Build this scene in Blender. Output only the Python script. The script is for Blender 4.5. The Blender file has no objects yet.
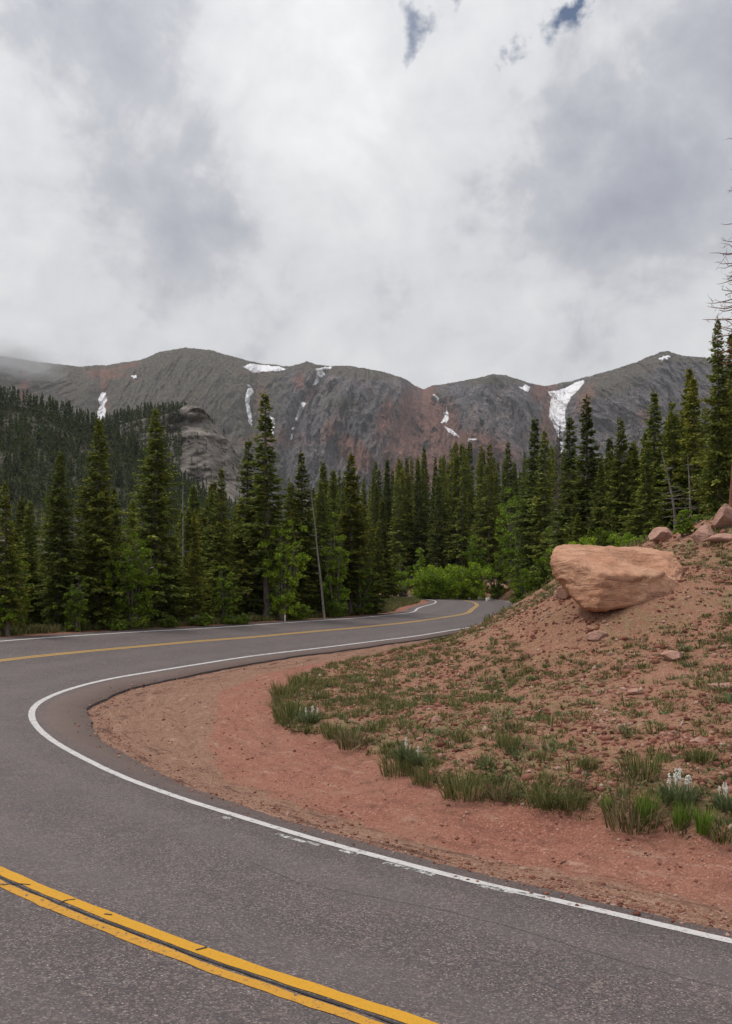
import bpy, math, random
import numpy as np
R = math.radians
rng = np.random.default_rng(7)
random.seed(7)
F, YH, EYE = 850.0, 585.0, 2.7          # focal length in pixels, horizon row, eye height

# ------------------------------------------------------------------ scene, camera
sc = bpy.context.scene
COL = sc.collection
cd = bpy.data.cameras.new('camera'); cam = bpy.data.objects.new('camera', cd); COL.objects.link(cam)
cd.sensor_fit = 'VERTICAL'; cd.sensor_height = 36; cd.lens = 36 * F / 1024
cd.shift_y = (YH - 512) / 1024
cam.location = (0, 0, EYE); cam.rotation_euler = (R(90), 0, 0)
cd.clip_start = 0.1; cd.clip_end = 20000
sc.camera = cam
sc.view_settings.view_transform = 'Standard'; sc.view_settings.look = 'None'
sc.view_settings.exposure = 0.22; sc.view_settings.gamma = 1
sc.cycles.use_denoising = True
sc.cycles.volume_bounces = 0
sc.cycles.max_bounces = 5; sc.cycles.diffuse_bounces = 3; sc.cycles.transparent_max_bounces = 6
sc.render.engine = 'CYCLES'

# ------------------------------------------------------------------ noise (numpy)
_p = np.random.default_rng(3).permutation(256); _p = np.concatenate([_p, _p, _p])
_g = np.random.default_rng(4).normal(size=(256, 3)); _g /= np.linalg.norm(_g, axis=1)[:, None]
def perlin(x, y, z=0.0):
    x, y, z = np.broadcast_arrays(np.asarray(x, float), np.asarray(y, float), np.asarray(z, float))
    xi, yi, zi = np.floor(x).astype(int), np.floor(y).astype(int), np.floor(z).astype(int)
    xf, yf, zf = x - xi, y - yi, z - zi
    f = lambda t: t * t * t * (t * (t * 6 - 15) + 10)
    u, v, w = f(xf), f(yf), f(zf)
    r = 0
    for dx in (0, 1):
        for dy in (0, 1):
            for dz in (0, 1):
                g = _g[_p[_p[_p[(xi + dx) & 255] + ((yi + dy) & 255)] + ((zi + dz) & 255)] & 255]
                d = g[..., 0] * (xf - dx) + g[..., 1] * (yf - dy) + g[..., 2] * (zf - dz)
                r = r + d * (u if dx else 1 - u) * (v if dy else 1 - v) * (w if dz else 1 - w)
    return r * 1.5
def fbm(x, y, z=0.0, o=4, ridged=False):
    s, a, n = 0, 1.0, 0
    for i in range(o):
        k = perlin(x * 2**i + 17.3 * i, y * 2**i + 5.1 * i, z * 2**i)
        s = s + a * ((1 - 2 * np.abs(k)) if ridged else k); n += a; a *= 0.5
    return s / n
def sstep(a, b, x):
    t = np.clip((x - a) / (b - a), 0, 1); return t * t * (3 - 2 * t)

# ------------------------------------------------------------------ objects
def tag(o, label=None, cat=None, group=None, kind=None):
    if label: o['label'] = label
    if cat: o['category'] = cat
    if group: o['group'] = group
    if kind: o['kind'] = kind
    return o
def mesh_np(name, V, faces, mats, smooth=False, mi=None):
    """V (n,3); faces: list of (m,k) int arrays."""
    me = bpy.data.meshes.new(name)
    V = np.asarray(V, np.float32)
    faces = [np.asarray(f, np.int32) for f in faces if len(f)]
    nl = sum(f.size for f in faces); nf = sum(len(f) for f in faces)
    me.vertices.add(len(V)); me.vertices.foreach_set('co', V.ravel())
    me.loops.add(nl); me.loops.foreach_set('vertex_index', np.concatenate([f.ravel() for f in faces]))
    me.polygons.add(nf)
    sizes = np.concatenate([np.full(len(f), f.shape[1]) for f in faces])
    st = np.concatenate([[0], np.cumsum(sizes)[:-1]])
    me.polygons.foreach_set('loop_start', st.astype(np.int32))
    if smooth: me.polygons.foreach_set('use_smooth', np.ones(nf, bool))
    for m in (mats if isinstance(mats, (list, tuple)) else [mats]): me.materials.append(m)
    if mi is not None: me.polygons.foreach_set('material_index', np.asarray(mi, np.int32))
    me.update(calc_edges=True); me.validate()
    return me
def add(name, me, parent=None, loc=(0, 0, 0)):
    o = bpy.data.objects.new(name, me); COL.objects.link(o)
    o.location = loc
    if parent: o.parent = parent
    return o
def empty(name, loc, rz=0, scale=(1, 1, 1)):
    o = bpy.data.objects.new(name, None); COL.objects.link(o)
    o.location = loc; o.rotation_euler = (0, 0, rz); o.scale = scale; o.empty_display_size = .3
    return o
def vattr(me, name, arr):
    a = me.attributes.new(name, 'FLOAT_COLOR', 'POINT')
    a.data.foreach_set('color', np.c_[arr, np.ones(len(arr))].astype(np.float32).ravel())
def grid_faces(nr, nc):
    i = np.arange(nr - 1)[:, None] * nc + np.arange(nc - 1)[None]
    return np.stack([i, i + 1, i + nc + 1, i + nc], -1).reshape(-1, 4)

# ------------------------------------------------------------------ material helper
class NT:
    def __init__(s, name):
        s.m = bpy.data.materials.new(name); s.m.use_nodes = True; s.t = s.m.node_tree; s.t.nodes.clear()
        s.out = s.t.nodes.new('ShaderNodeOutputMaterial')
    def n(s, typ, ins=None, **kw):
        nd = s.t.nodes.new('ShaderNode' + typ)
        for k, v in kw.items(): setattr(nd, k, v)
        for k, v in (ins or {}).items():
            if isinstance(v, bpy.types.NodeSocket): s.t.links.new(v, nd.inputs[k])
            else: nd.inputs[k].default_value = v
        return nd
    def math(s, op, a, b=0.0, c=None, clamp=False):
        i = {0: a, 1: b}
        if c is not None: i[2] = c
        return s.n('Math', i, operation=op, use_clamp=clamp).outputs[0]
    def mix(s, f, a, b, mode='MIX'):
        nd = s.n('Mix', None, data_type='RGBA', blend_type=mode)
        for k, v in ((0, f), (6, a), (7, b)):
            if isinstance(v, bpy.types.NodeSocket): s.t.links.new(v, nd.inputs[k])
            else: nd.inputs[k].default_value = v if k == 0 else (tuple(v) + (1,))[:4]
        return nd.outputs[2]
    def ramp(s, f, stops, interp='LINEAR'):
        nd = s.n('ValToRGB', {0: f}); cr = nd.color_ramp; cr.interpolation = interp
        while len(cr.elements) < len(stops): cr.elements.new(.5)
        for e, (p, c) in zip(cr.elements, stops):
            e.position = p; e.color = (tuple(c) + (1,))[:4] if hasattr(c, '__len__') else (c, c, c, 1)
        return nd.outputs[0]
    def obj(s): return s.n('TexCoord').outputs['Object']
    def noise(s, vec, scale, detail=4, rough=.55, dist=0.0):
        return s.n('TexNoise', {'Vector': vec, 'Scale': scale, 'Detail': detail, 'Roughness': rough, 'Distortion': dist}).outputs[0]
    def vor(s, vec, scale, out='Color', feature='F1', rand=1.0):
        return s.n('TexVoronoi', {'Vector': vec, 'Scale': scale, 'Randomness': rand}, feature=feature).outputs[out]
    def vmul(s, vec, v): return s.n('VectorMath', {0: vec, 1: v}, operation='MULTIPLY').outputs[0]
    def attr(s, name): return s.n('Attribute', None, attribute_name=name, attribute_type='GEOMETRY').outputs['Color']
    def sep(s, c):
        nd = s.n('SeparateColor', {0: c}); return nd.outputs[0], nd.outputs[1], nd.outputs[2]
    def bump(s, h, strength, dist, normal=None):
        i = {'Height': h, 'Strength': strength, 'Distance': dist}
        if normal: i['Normal'] = normal
        return s.n('Bump', i).outputs[0]
    def done(s, col, rough=.9, normal=None, spec=.25, **kw):
        i = {'Base Color': col if isinstance(col, bpy.types.NodeSocket) else (tuple(col) + (1,))[:4], 'Roughness': rough, 'Specular IOR Level': spec}
        i.update(kw)
        if normal: i['Normal'] = normal
        b = s.n('BsdfPrincipled', i); s.t.links.new(b.outputs[0], s.out.inputs[0]); return s.m

# ---- asphalt
def mat_asphalt():
    t = NT('asphalt'); o = t.obj()
    sp = t.vor(o, 95); r, g, b = t.sep(sp)
    agg = t.ramp(r, [(0, (.026, .022, .023)), (.40, (.062, .050, .050)), (.75, (.118, .093, .089)), (.92, (.25, .20, .18)), (1, (.46, .41, .38))])
    big = t.vor(o, 38); r2, _, _ = t.sep(big)
    agg = t.mix(t.ramp(r2, [(.80, 0), (.97, .7)]), agg, (.25, .195, .17)); agg = t.mix(t.ramp(g, [(.0, .6), (.25, 0)]), agg, (.030, .026, .027)); agg = t.mix(t.ramp(b, [(.86, 0), (.95, .6)]), agg, (.17, .085, .065))
    base = t.mix(.22, agg, (.086, .066, .064))
    n1 = t.noise(o, .35, 5, .6); n2 = t.noise(o, 2.2, 4, .6)
    base = t.mix(t.ramp(n1, [(.35, 0), (.65, .55)]), base, t.mix(.5, base, (.155, .122, .117)), 'MIX')
    base = t.mix(t.ramp(n2, [(.4, .0), (.7, .35)]), base, (.062, .056, .058))
    lw = t.sep(t.attr('lane'))[0]
    wp = t.math('COSINE', t.math('MULTIPLY', t.math('SUBTRACT', lw, .85), 3.7))
    wp = t.math('ADD', t.math('MULTIPLY', wp, .5), t.math('MULTIPLY', t.math('SUBTRACT', t.noise(o, .9, 5, .6), .5), 1.6))
    base = t.mix(t.ramp(wp, [(.0, 0), (.6, .22)]), base, (.165, .138, .132))
    base = t.mix(t.math('MULTIPLY', t.ramp(t.math('ADD', t.math('MULTIPLY', lw, -1.3), t.noise(o, 5, 6, .7)), [(.55, 0), (1.3, .5)]), 1.0), base, (.20, .125, .095))
    bmp = t.bump(t.vor(o, 95, 'Distance'), .55, .006)
    bmp = t.bump(n2, .2, .02, bmp)
    return t.done(base, .76, bmp, .42)
def mat_paint(name, c, wear_lo, wear_hi, under=(.075, .068, .068), scale=9):
    t = NT(name); o = t.obj()
    w = t.noise(o, scale, 7, .72); f = t.noise(o, 55, 3, .7)
    k = t.math('ADD', t.math('MULTIPLY', w, .65), t.math('MULTIPLY', f, .35))
    k = t.ramp(k, [(wear_lo, 0), (wear_hi, 1)])
    d = t.noise(o, 1.6, 4)
    col = t.mix(t.math('MULTIPLY', d, .35), c, tuple(x * .6 for x in c))
    spk = t.sep(t.vor(o, 95))[0]
    col = t.mix(t.ramp(spk, [(.72, 0), (1, .35)]), col, tuple(x * .55 for x in c))
    col = t.mix(k, under, col)
    return t.done(col, .7, t.bump(t.vor(o, 95, 'Distance'), .4, .004), .3)
# ---- ground: R apron gravel, G forest duff / turf, B green
def mat_ground():
    t = NT('red_granite_soil'); o = t.obj()
    a, duff, green = t.sep(t.attr('zone')); tan, rdi, ras = t.sep(t.attr('sand'))
    n1 = t.noise(o, .8, 6, .6); n2 = t.noise(o, 6, 6, .65); n3 = t.noise(o, 30, 4, .7)
    # fine gravel apron
    v = t.sep(t.vor(o, 60))
    grit = t.ramp(v[0], [(0, (.15, .060, .042)), (.3, (.25, .103, .070)), (.75, (.33, .140, .096)), (.95, (.48, .25, .185)), (1, (.60, .40, .33))])
    ap = t.mix(.55, (.295, .122, .084), grit)
    ap = t.mix(t.ramp(n1, [(.38, 0), (.62, .6)]), ap, t.mix(.5, ap, (.33, .185, .125)))
    tj = t.ramp(t.math('ADD', t.math('MULTIPLY', tan, .8), t.math('MULTIPLY', t.math('SUBTRACT', t.noise(o, 2.6, 7, .7), .5), .9)), [(.25, 0), (.55, 1)])
    tnc = t.mix(.5, (.28, .148, .098), t.ramp(v[1], [(0, (.11, .060, .040)), (.4, (.25, .135, .092)), (.9, (.38, .245, .175)), (1, (.55, .43, .35))]))
    ap = t.mix(tj, ap, tnc)
    strk = t.ramp(t.noise(t.vmul(o, (1.0, 2.2, 1)), 3.0, 8, .8, 1.2), [(.56, 0), (.63, .8)])
    ap = t.mix(t.math('MULTIPLY', strk, tan), ap, (.105, .058, .040))
    rv = t.n('CombineXYZ', {0: t.math('MULTIPLY', rdi, 3.2), 1: t.math('MULTIPLY', ras, .55), 2: 0.0}).outputs[0]
    fl = t.noise(rv, 1.6, 9, .72, .7)
    nearedge = t.ramp(rdi, [(0, .9), (.75, .75), (1.0, .25)])
    ap = t.mix(t.math('MULTIPLY', t.ramp(fl, [(.535, 0), (.60, 1)]), nearedge), ap, (.090, .050, .036))
    ap = t.mix(t.math('MULTIPLY', t.ramp(fl, [(.36, .8), (.43, 0)]), .7), ap, (.40, .265, .195))
    trk = t.noise(t.n('CombineXYZ', {0: t.math('MULTIPLY', rdi, 9.0), 1: t.math('MULTIPLY', ras, .5), 2: 3.0}).outputs[0], 1.0, 5, .6, .3)
    ap = t.mix(t.ramp(trk, [(.66, 0), (.70, .5)]), ap, (.50, .33, .26))
    dk = t.ramp(t.noise(o, 4.2, 7, .75, .6), [(.54, 0), (.64, .6)])
    ap = t.mix(dk, ap, (.150, .070, .050))
    # stony slope soil
    v2 = t.sep(t.vor(t.n('VectorMath', {0: o, 1: t.n('TexNoise', {'Vector': o, 'Scale': 8.0}).outputs['Color']}, operation='ADD').outputs[0], 22))
    st = t.ramp(v2[0], [(0, (.105, .050, .034)), (.35, (.30, .125, .076)), (.7, (.44, .205, .132)), (1, (.55, .34, .26))])
    st = t.mix(t.ramp(n2, [(.35, .5), (.62, 0)]), st, (.155, .078, .052))
    gr = t.mix(t.ramp(n3, [(.3, 0), (.7, 1)]), (.115, .122, .045), (.220, .195, .095))
    gm = t.math('MULTIPLY', green, t.ramp(t.math('ADD', t.math('MULTIPLY', n2, .6), t.math('MULTIPLY', n1, .4)), [(.44, 0), (.56, .85)]))
    st = t.mix(gm, st, gr)
    dc = t.mix(t.ramp(n2, [(.35, 0), (.65, 1)]), (.050, .042, .024), (.10, .085, .045))
    dc = t.mix(t.ramp(t.noise(o, 1.7, 5), [(.45, 0), (.6, .8)]), dc, (.075, .095, .030))
    col = t.mix(a, st, ap)
    col = t.mix(duff, col, dc)
    h = t.math('ADD', t.math('MULTIPLY', t.vor(o, 60, 'Distance'), .35), t.math('MULTIPLY', n3, .6))
    nb = t.bump(h, .8, .02)
    nb = t.bump(n2, .8, .09, nb)
    return t.done(col, .95, nb, .15)
def mat_rock(name, c1, c2, c3, s=1.0, bump=.12, lich=None):
    t = NT(name); o = t.obj()
    n1 = t.noise(o, 1.3 * s, 7, .65, .4); n2 = t.noise(o, 9 * s, 5, .7); n3 = t.noise(t.vmul(o, (1, 1, 3.2)), 2.5 * s, 6, .6, .8)
    c = t.mix(t.ramp(n1, [(.35, 0), (.65, 1)]), c1, c2)
    c = t.mix(t.ramp(n3, [(.5, 0), (.68, .8)]), c, c3)
    c = t.mix(t.ramp(n2, [(.3, .45), (.55, 0)]), c, tuple(x * .5 for x in c1))
    if lich: c = t.mix(t.ramp(t.noise(o, 5 * s, 6, .7), [(.56, 0), (.64, .7)]), c, lich)
    c = t.mix(t.ramp(t.sep(t.vor(o, 120))[0], [(.8, 0), (1, .5)]), c, tuple(min(1, x * 1.6) for x in c2))
    nb = t.bump(n2, .5, bump * .4); nb = t.bump(n3, .8, bump, nb); nb = t.bump(t.noise(o, 60, 3), .4, .01, nb)
    return t.done(c, .92, nb, .2)
def mat_needles(name, c1, c2, c3, var=.5):
    t = NT(name); geo = t.n('NewGeometry'); oi = t.n('ObjectInfo')
    r = geo.outputs['Random Per Island']; q = oi.outputs['Random']
    c = t.ramp(r, [(0, c1), (.6, c2), (1, c3)])
    c = t.mix(t.math('MULTIPLY', q, var), c, t.mix(1, c, (1.25, .95, .55), 'MULTIPLY'))
    k = t.noise(t.obj(), .9, 3)
    c = t.mix(t.ramp(k, [(.42, 0), (.62, .6)]), c, t.mix(1, c, (1.7, 1.5, 1.0), 'MULTIPLY'))
    hs = t.n('HueSaturation', {'Color': c, 'Value': t.math('ADD', .72, t.math('MULTIPLY', t.math('FRACT', t.math('MULTIPLY', q, 7.31)), .72))}).outputs[0]
    d = t.n('BsdfDiffuse', {'Color': hs}); tr = t.n('BsdfTranslucent', {'Color': hs})
    m = t.n('MixShader', {0: .25, 1: d.outputs[0], 2: tr.outputs[0]}); t.t.links.new(m.outputs[0], t.out.inputs[0])
    return t.m
def mat_bark(name, c1, c2):
    t = NT(name); o = t.vmul(t.obj(), (1, 1, .25)); n = t.noise(o, 22, 5, .7)
    c = t.mix(t.ramp(n, [(.35, 0), (.65, 1)]), c1, c2)
    c = t.mix(t.ramp(t.noise(t.obj(), 3, 3), [(.4, 0), (.7, .6)]), c, tuple(x * .5 for x in c1))
    return t.done(c, .9, t.bump(n, .8, .03), .2)
def mat_simple(name, c1, c2, sc_=8, rough=.9):
    t = NT(name); n = t.noise(t.obj(), sc_, 4)
    return t.done(t.mix(t.ramp(n, [(.35, 0), (.65, 1)]), c1, c2), rough, None, .2)
def mat_grass(name, stops):
    t = NT(name); geo = t.n('NewGeometry')
    c = t.ramp(geo.outputs['Random Per Island'], stops)
    d = t.n('BsdfDiffuse', {'Color': c}); tr = t.n('BsdfTranslucent', {'Color': c})
    m = t.n('MixShader', {0: .3, 1: d.outputs[0], 2: tr.outputs[0]}); t.t.links.new(m.outputs[0], t.out.inputs[0])
    return t.m
def mat_mountain():
    t = NT('mountain_rock'); o = t.obj()
    red, grn, pale = t.sep(t.attr('zone'))
    warp = t.n('VectorMath', {0: t.vmul(o, (1, 1, .32)), 1: t.vmul(t.n('TexNoise', {'Vector': o, 'Scale': .006, 'Detail': 3.0}).outputs['Color'], (90, 90, 90))}, operation='ADD').outputs[0]
    n1 = t.noise(warp, .013, 9, .70, .3); n2 = t.noise(warp, .045, 9, .74, .2); n3 = t.noise(o, .09, 6, .75)
    rock = t.mix(t.ramp(n1, [(.36, 0), (.64, 1)]), (.122, .115, .128), (.262, .246, .262))
    rock = t.mix(t.ramp(n2, [(.52, 0), (.58, .9)]), rock, (.34, .31, .29))
    rock = t.mix(t.ramp(n2, [(.40, .95), (.48, 0)]), rock, (.026, .025, .028))
    rock = t.mix(t.ramp(t.noise(warp, .013, 6, .6), [(.55, 0), (.68, .4)]), rock, (.085, .090, .055))
    pt = t.noise(warp, .0062, 5, .6, .6)
    rock = t.mix(t.ramp(pt, [(.50, 0), (.60, .75)]), rock, t.mix(1, rock, (1.32, 1.08, .98), 'MULTIPLY'))
    rock = t.mix(t.ramp(pt, [(.38, .7), (.48, 0)]), rock, t.mix(1, rock, (.60, .60, .64), 'MULTIPLY'))
    ldg = t.noise(t.vmul(o, (.35, .35, 1.6)), .022, 7, .7, .8)
    rock = t.mix(t.ramp(ldg, [(.55, 0), (.61, .6)]), rock, t.mix(1, rock, (1.7, 1.6, 1.5), 'MULTIPLY'))
    rd = t.mix(t.ramp(n2, [(.35, 0), (.65, 1)]), (.23, .090, .062), (.46, .215, .150))
    gr = t.mix(t.ramp(n3, [(.35, 0), (.65, 1)]), (.090, .090, .050), (.225, .185, .130))
    gr = t.mix(t.ramp(pt, [(.50, 0), (.62, .7)]), gr, (.165, .140, .100)); gr = t.mix(t.ramp(t.noise(o, .05, 6, .7), [(.54, 0), (.62, .7)]), gr, (.26, .235, .21))
    pl = t.mix(t.ramp(n3, [(.35, 0), (.65, 1)]), (.17, .145, .125), (.30, .26, .23))
    jit = lambda a, lo, hi: t.ramp(t.math('ADD', t.math('MULTIPLY', a, .75), t.math('MULTIPLY', t.math('SUBTRACT', n2, .5), 1.3)), [(lo, 0), (hi, 1)])
    c = t.mix(t.math('MULTIPLY', jit(grn, .22, .45), .9), rock, gr)
    c = t.mix(t.math('MULTIPLY', jit(pale, .3, .6), .8), c, pl)
    c = t.mix(t.math('MULTIPLY', jit(red, .13, .38), .92), c, rd)
    c = t.mix(t.ramp(n3, [(.36, .85), (.47, 0)]), c, (.045, .043, .040)); c = t.mix(t.ramp(n3, [(.55, 0), (.64, .6)]), c, (.36, .32, .29))
    nb = t.bump(n2, 1.0, 30); nb = t.bump(n3, 1.0, 14, nb)
    return t.done(c, .95, nb, .1)
M = {}
M['asphalt'] = mat_asphalt()
M['asphalt_side'] = mat_simple('asphalt_side', (.035, .03, .03), (.08, .068, .063), 30)
M['white'] = mat_paint('white_road_paint', (.60, .57, .55), .37, .47)
M['white_worn'] = mat_paint('worn_white_paint', (.58, .56, .54), .46, .56, scale=14)
M['yellow'] = mat_paint('yellow_road_paint', (.62, .31, .020), .34, .41, scale=12)
M['yellow_worn'] = mat_paint('worn_yellow_paint', (.58, .285, .028), .385, .46, scale=16)
M['yellow_far'] = mat_paint('dusty_yellow_paint', (.48, .29, .085), .30, .42)
M['tar'] = mat_simple('tar', (.036, .032, .033), (.062, .054, .054), 15, .8)
M['ground'] = mat_ground()
M['boulder'] = mat_rock('tan_pink_granite', (.42, .205, .122), (.56, .325, .210), (.22, .095, .055), .6, .16)
M['redrock'] = mat_rock('red_granite', (.38, .205, .150), (.46, .28, .22), (.24, .125, .092), 1, .1, (.16, .15, .10))
M['pebble'] = mat_grass('granite_pebbles', [(0, (.17, .070, .048)), (.4, (.34, .150, .108)), (.8, (.45, .235, .175)), (1, (.58, .42, .34))])
M['greyrock'] = mat_rock('grey_granite', (.24, .18, .15), (.33, .26, .22), (.13, .115, .10), 1, .12, (.12, .13, .08))
M['needles'] = mat_needles('spruce_needles', (.058, .086, .023), (.128, .170, .044), (.260, .285, .078))
M['needles_dark'] = mat_needles('dark_spruce_needles', (.048, .074, .024), (.100, .140, .042), (.200, .225, .068), .3)
M['needles_far'] = mat_needles('distant_spruce_needles', (.020, .032, .015), (.038, .054, .022), (.068, .082, .034), .1)
M['dead_needles'] = mat_grass('dead_twigs', [(0, (.08, .065, .055)), (1, (.20, .165, .145))])
M['leaf'] = mat_needles('aspen_leaves', (.085, .145, .017), (.155, .250, .030), (.245, .350, .058), .3)
M['leaf_dull'] = mat_needles('willow_leaves', (.065, .115, .018), (.115, .190, .030), (.180, .270, .055), .4)
M['bark'] = mat_bark('spruce_bark', (.13, .105, .088), (.27, .235, .205))
M['bark_red'] = mat_bark('red_bark', (.17, .075, .048), (.30, .15, .10))
M['bark_pale'] = mat_bark('pale_bark', (.20, .18, .16), (.38, .34, .30))
M['grass'] = mat_grass('bunch_grass', [(0, (.060, .072, .022)), (.45, (.135, .150, .048)), (.8, (.225, .220, .085)), (1, (.38, .33, .18))])
M['grass_dry'] = mat_grass('dry_bunch_grass', [(0, (.090, .080, .038)), (.5, (.180, .155, .070)), (1, (.36, .30, .17))])
M['grass_bright'] = mat_grass('fresh_grass', [(0, (.090, .150, .022)), (.6, (.165, .270, .035)), (1, (.27, .36, .08))])
M['herb'] = mat_grass('herb_leaves', [(0, (.085, .110, .045)), (.6, (.160, .190, .085)), (1, (.26, .29, .15))])
M['petal'] = mat_simple('white_petals', (.70, .70, .62), (.82, .82, .76))
M['drift'] = mat_simple('bleached_wood', (.42, .39, .36), (.62, .58, .54))
M['mountain'] = mat_mountain()
def mat_snow():
    t = NT('old_snow'); o = t.obj()
    n = t.noise(o, .07, 7, .75)
    return t.done(t.mix(t.ramp(n, [(.42, 0), (.66, .7)]), (.84, .84, .86), (.58, .53, .51)), .7, t.bump(n, .4, 3), .3)
M['snow'] = mat_snow()
def mat_hill():
    t = NT('hill_ground'); o = t.obj(); n = t.noise(o, .05, 7, .7); n2 = t.noise(o, .25, 5, .7)
    c = t.mix(t.ramp(n, [(.45, 0), (.6, 1)]), (.045, .048, .030), (.19, .165, .135))
    c = t.mix(t.ramp(n2, [(.4, 0), (.6, .7)]), c, (.07, .062, .045))
    return t.done(c, .95, t.bump(n2, 1, 2.5), .1)
M['hill'] = mat_hill()
def mat_outcrop():
    t = NT('outcrop_granite'); o = t.obj()
    w = t.vmul(o, (1, 1, .8)); n = t.noise(w, .035, 8, .7, 1.2); n2 = t.noise(o, .2, 6, .7)
    c = t.mix(t.ramp(n, [(.36, 0), (.62, 1)]), (.140, .122, .108), (.300, .262, .230))
    c = t.mix(t.ramp(n2, [(.35, .8), (.5, 0)]), c, (.060, .052, .045))
    c = t.mix(t.ramp(t.noise(o, .09, 5), [(.57, 0), (.66, .7)]), c, (.075, .080, .045))
    nb = t.bump(n, 1, 6); nb = t.bump(n2, .9, 1.6, nb)
    return t.done(c, .95, nb, .1)
M['outcrop'] = mat_outcrop()

# ------------------------------------------------------------------ road model
def at(u, v, d): return np.array([(u - 366) * d / F, d, EYE - (v - YH) * d / F])
inn_px = np.array([(732,942),(652,923),(566,902.6),(480,883.7),(400,862.5),(300,835.4),(257,822),(207.5,807),(158,790.5),(109,771),(85,759),(60,745.5),(45,735),(34,723),(31.2,713.4),(37,703.8),(52,695.6),(76.5,687),(109,679),(153,671.6),(200,664),(248,656.6),(320,648),(380,640.5),(409,637),(453,630)], float)
edge_px = np.array([(732,929.5),(600,901),(480,873),(300,825),(257,812),(207,794),(158,774),(117,752),(98,737),(87,720),(87.4,709),(104,698),(128,689),(164,680),(180,677),(262,661),(320,653),(380,646)], float)
yel_px = np.array([(0,658.7),(82,651.4),(137,647),(200,641.5),(248,637.8),(317,631),(380,625.5),(415,622),(469,613)], float)
yen_px = np.array([(0,883),(62,904),(131,932),(240,969.7),(322,996),(381,1014),(470,1040),(560,1065)], float)
out_px = np.array([(0,639),(96,635),(200,629),(300,621.5),(360,618),(415,612.5)], float)
P0 = []; s = 0
for (u, v) in inn_px:
    z = 0
    for _ in range(40):
        d = F * (EYE - z) / (v - YH); x = (u - 366) / F * d
        sl = s + math.hypot(x - P0[-1][0], d - P0[-1][1]) if P0 else 0
        z = .02 * max(0, sl - 20)
    s = sl; P0.append((x, d, z))
P0 = np.array(P0)
ext0 = np.array([(60, -14, .5), (40, -9.5, .4), (25, -4.6, .2), (15, -.6, .1), (9, 2.4, .02), (5.5, 4.75, 0)])
outext = np.array([(-1.2,45.2),(3.1,54),(5.2,64),(6.6,73),(7.0,79),(6.6,86),(5,94),(1.5,101.5),(-5,108),(-15,113),(-30,117),(-60,121)], float)
tt = np.gradient(outext, axis=0); tt /= np.linalg.norm(tt, axis=1)[:, None]
innext = outext + np.c_[tt[:, 1], -tt[:, 0]] * 6.6
zx = np.array([.46, .62, .78, .90, 1.02, 1.2, 1.3, 1.35, 1.4, 1.4, 1.4, 1.4])
ctl = np.vstack([ext0, P0, np.c_[innext, zx][1:]])
def resample(C, step):
    # centripetal-ish Catmull-Rom through points, then even spacing
    seg = np.r_[0, np.cumsum(np.linalg.norm(np.diff(C[:, :2], axis=0), axis=1))]
    m = np.gradient(C, seg, axis=0)
    q = np.linspace(0, seg[-1], int(seg[-1] / .1)); i = np.clip(np.searchsorted(seg, q) - 1, 0, len(C) - 2)
    h = (seg[i + 1] - seg[i])[:, None]; t = ((q - seg[i])[:, None]) / h
    r = (2*t**3 - 3*t**2 + 1) * C[i] + (t**3 - 2*t**2 + t) * h * m[i] + (-2*t**3 + 3*t**2) * C[i+1] + (t**3 - t**2) * h * m[i+1]
    k = np.exp(-.5 * (np.arange(-12, 13) / 5.0)**2); k /= k.sum()
    rp = np.pad(r, ((12, 12), (0, 0)), 'edge'); r2 = np.stack([np.convolve(rp[:, c], k, 'valid') for c in range(3)], 1)
    L = np.r_[0, np.cumsum(np.linalg.norm(np.diff(r2[:, :2], axis=0), axis=1))]
    q = np.arange(0, L[-1], step); return q, np.stack([np.interp(q, L, r2[:, c]) for c in range(3)], 1)
S, IN = resample(ctl, .4)
T = np.gradient(IN[:, :2], axis=0); T /= np.linalg.norm(T, axis=1)[:, None]
def smooth1(a, n, sd):
    k = np.exp(-.5 * (np.arange(-n, n + 1) / sd)**2); k /= k.sum(); return np.convolve(np.pad(a, n, 'edge'), k, 'valid')
T = np.stack([smooth1(T[:, 0], 10, 3), smooth1(T[:, 1], 10, 3)], 1); T /= np.linalg.norm(T, axis=1)[:, None]
NO = np.c_[-T[:, 1], T[:, 0]]            # towards the outer (camera / left) side
i_start = int(np.argmin(np.hypot(IN[:, 0] - P0[0, 0], IN[:, 1] - P0[0, 1])))
i_apex = int(np.argmin(np.hypot(IN[:, 0] - P0[14, 0], IN[:, 1] - P0[14, 1])))
i_vis = int(np.argmin(np.hypot(IN[:, 0] - P0[-1, 0], IN[:, 1] - P0[-1, 1])))
i_bend = int(np.argmin(np.hypot(IN[:, 0] - innext[4, 0], IN[:, 1] - innext[4, 1])))
idx = np.arange(len(S))
B = np.interp(idx, [0, i_start, i_apex, (i_apex + i_vis) // 2, i_vis, i_bend, i_bend + 25], [.06, .10, .10, .105, .075, .03, .0])
def solve_w(px, lo, hi, sel):
    """lateral offset at which the road surface meets the measured line"""
    px = px[np.argsort(px[:, 0])]; ws = np.full(len(S), np.nan)
    cand = np.linspace(lo, hi, 241)
    for i in sel:
        p = IN[i, :2][None] + NO[i][None] * cand[:, None]; z = IN[i, 2] + B[i] * cand
        ok = p[:, 1] > .8
        u = 366 + F * p[:, 0] / np.where(ok, p[:, 1], 1); v = YH + F * (EYE - z) / np.where(ok, p[:, 1], 1)
        ok &= (u >= px[0, 0]) & (u <= px[-1, 0])
        if ok.sum() < 3: continue
        e = np.where(ok, np.abs(v - np.interp(u, px[:, 0], px[:, 1])), 1e9); j = e.argmin()
        if e[j] < 4 and 0 < j < 240: ws[i] = cand[j]
    return ws
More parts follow.
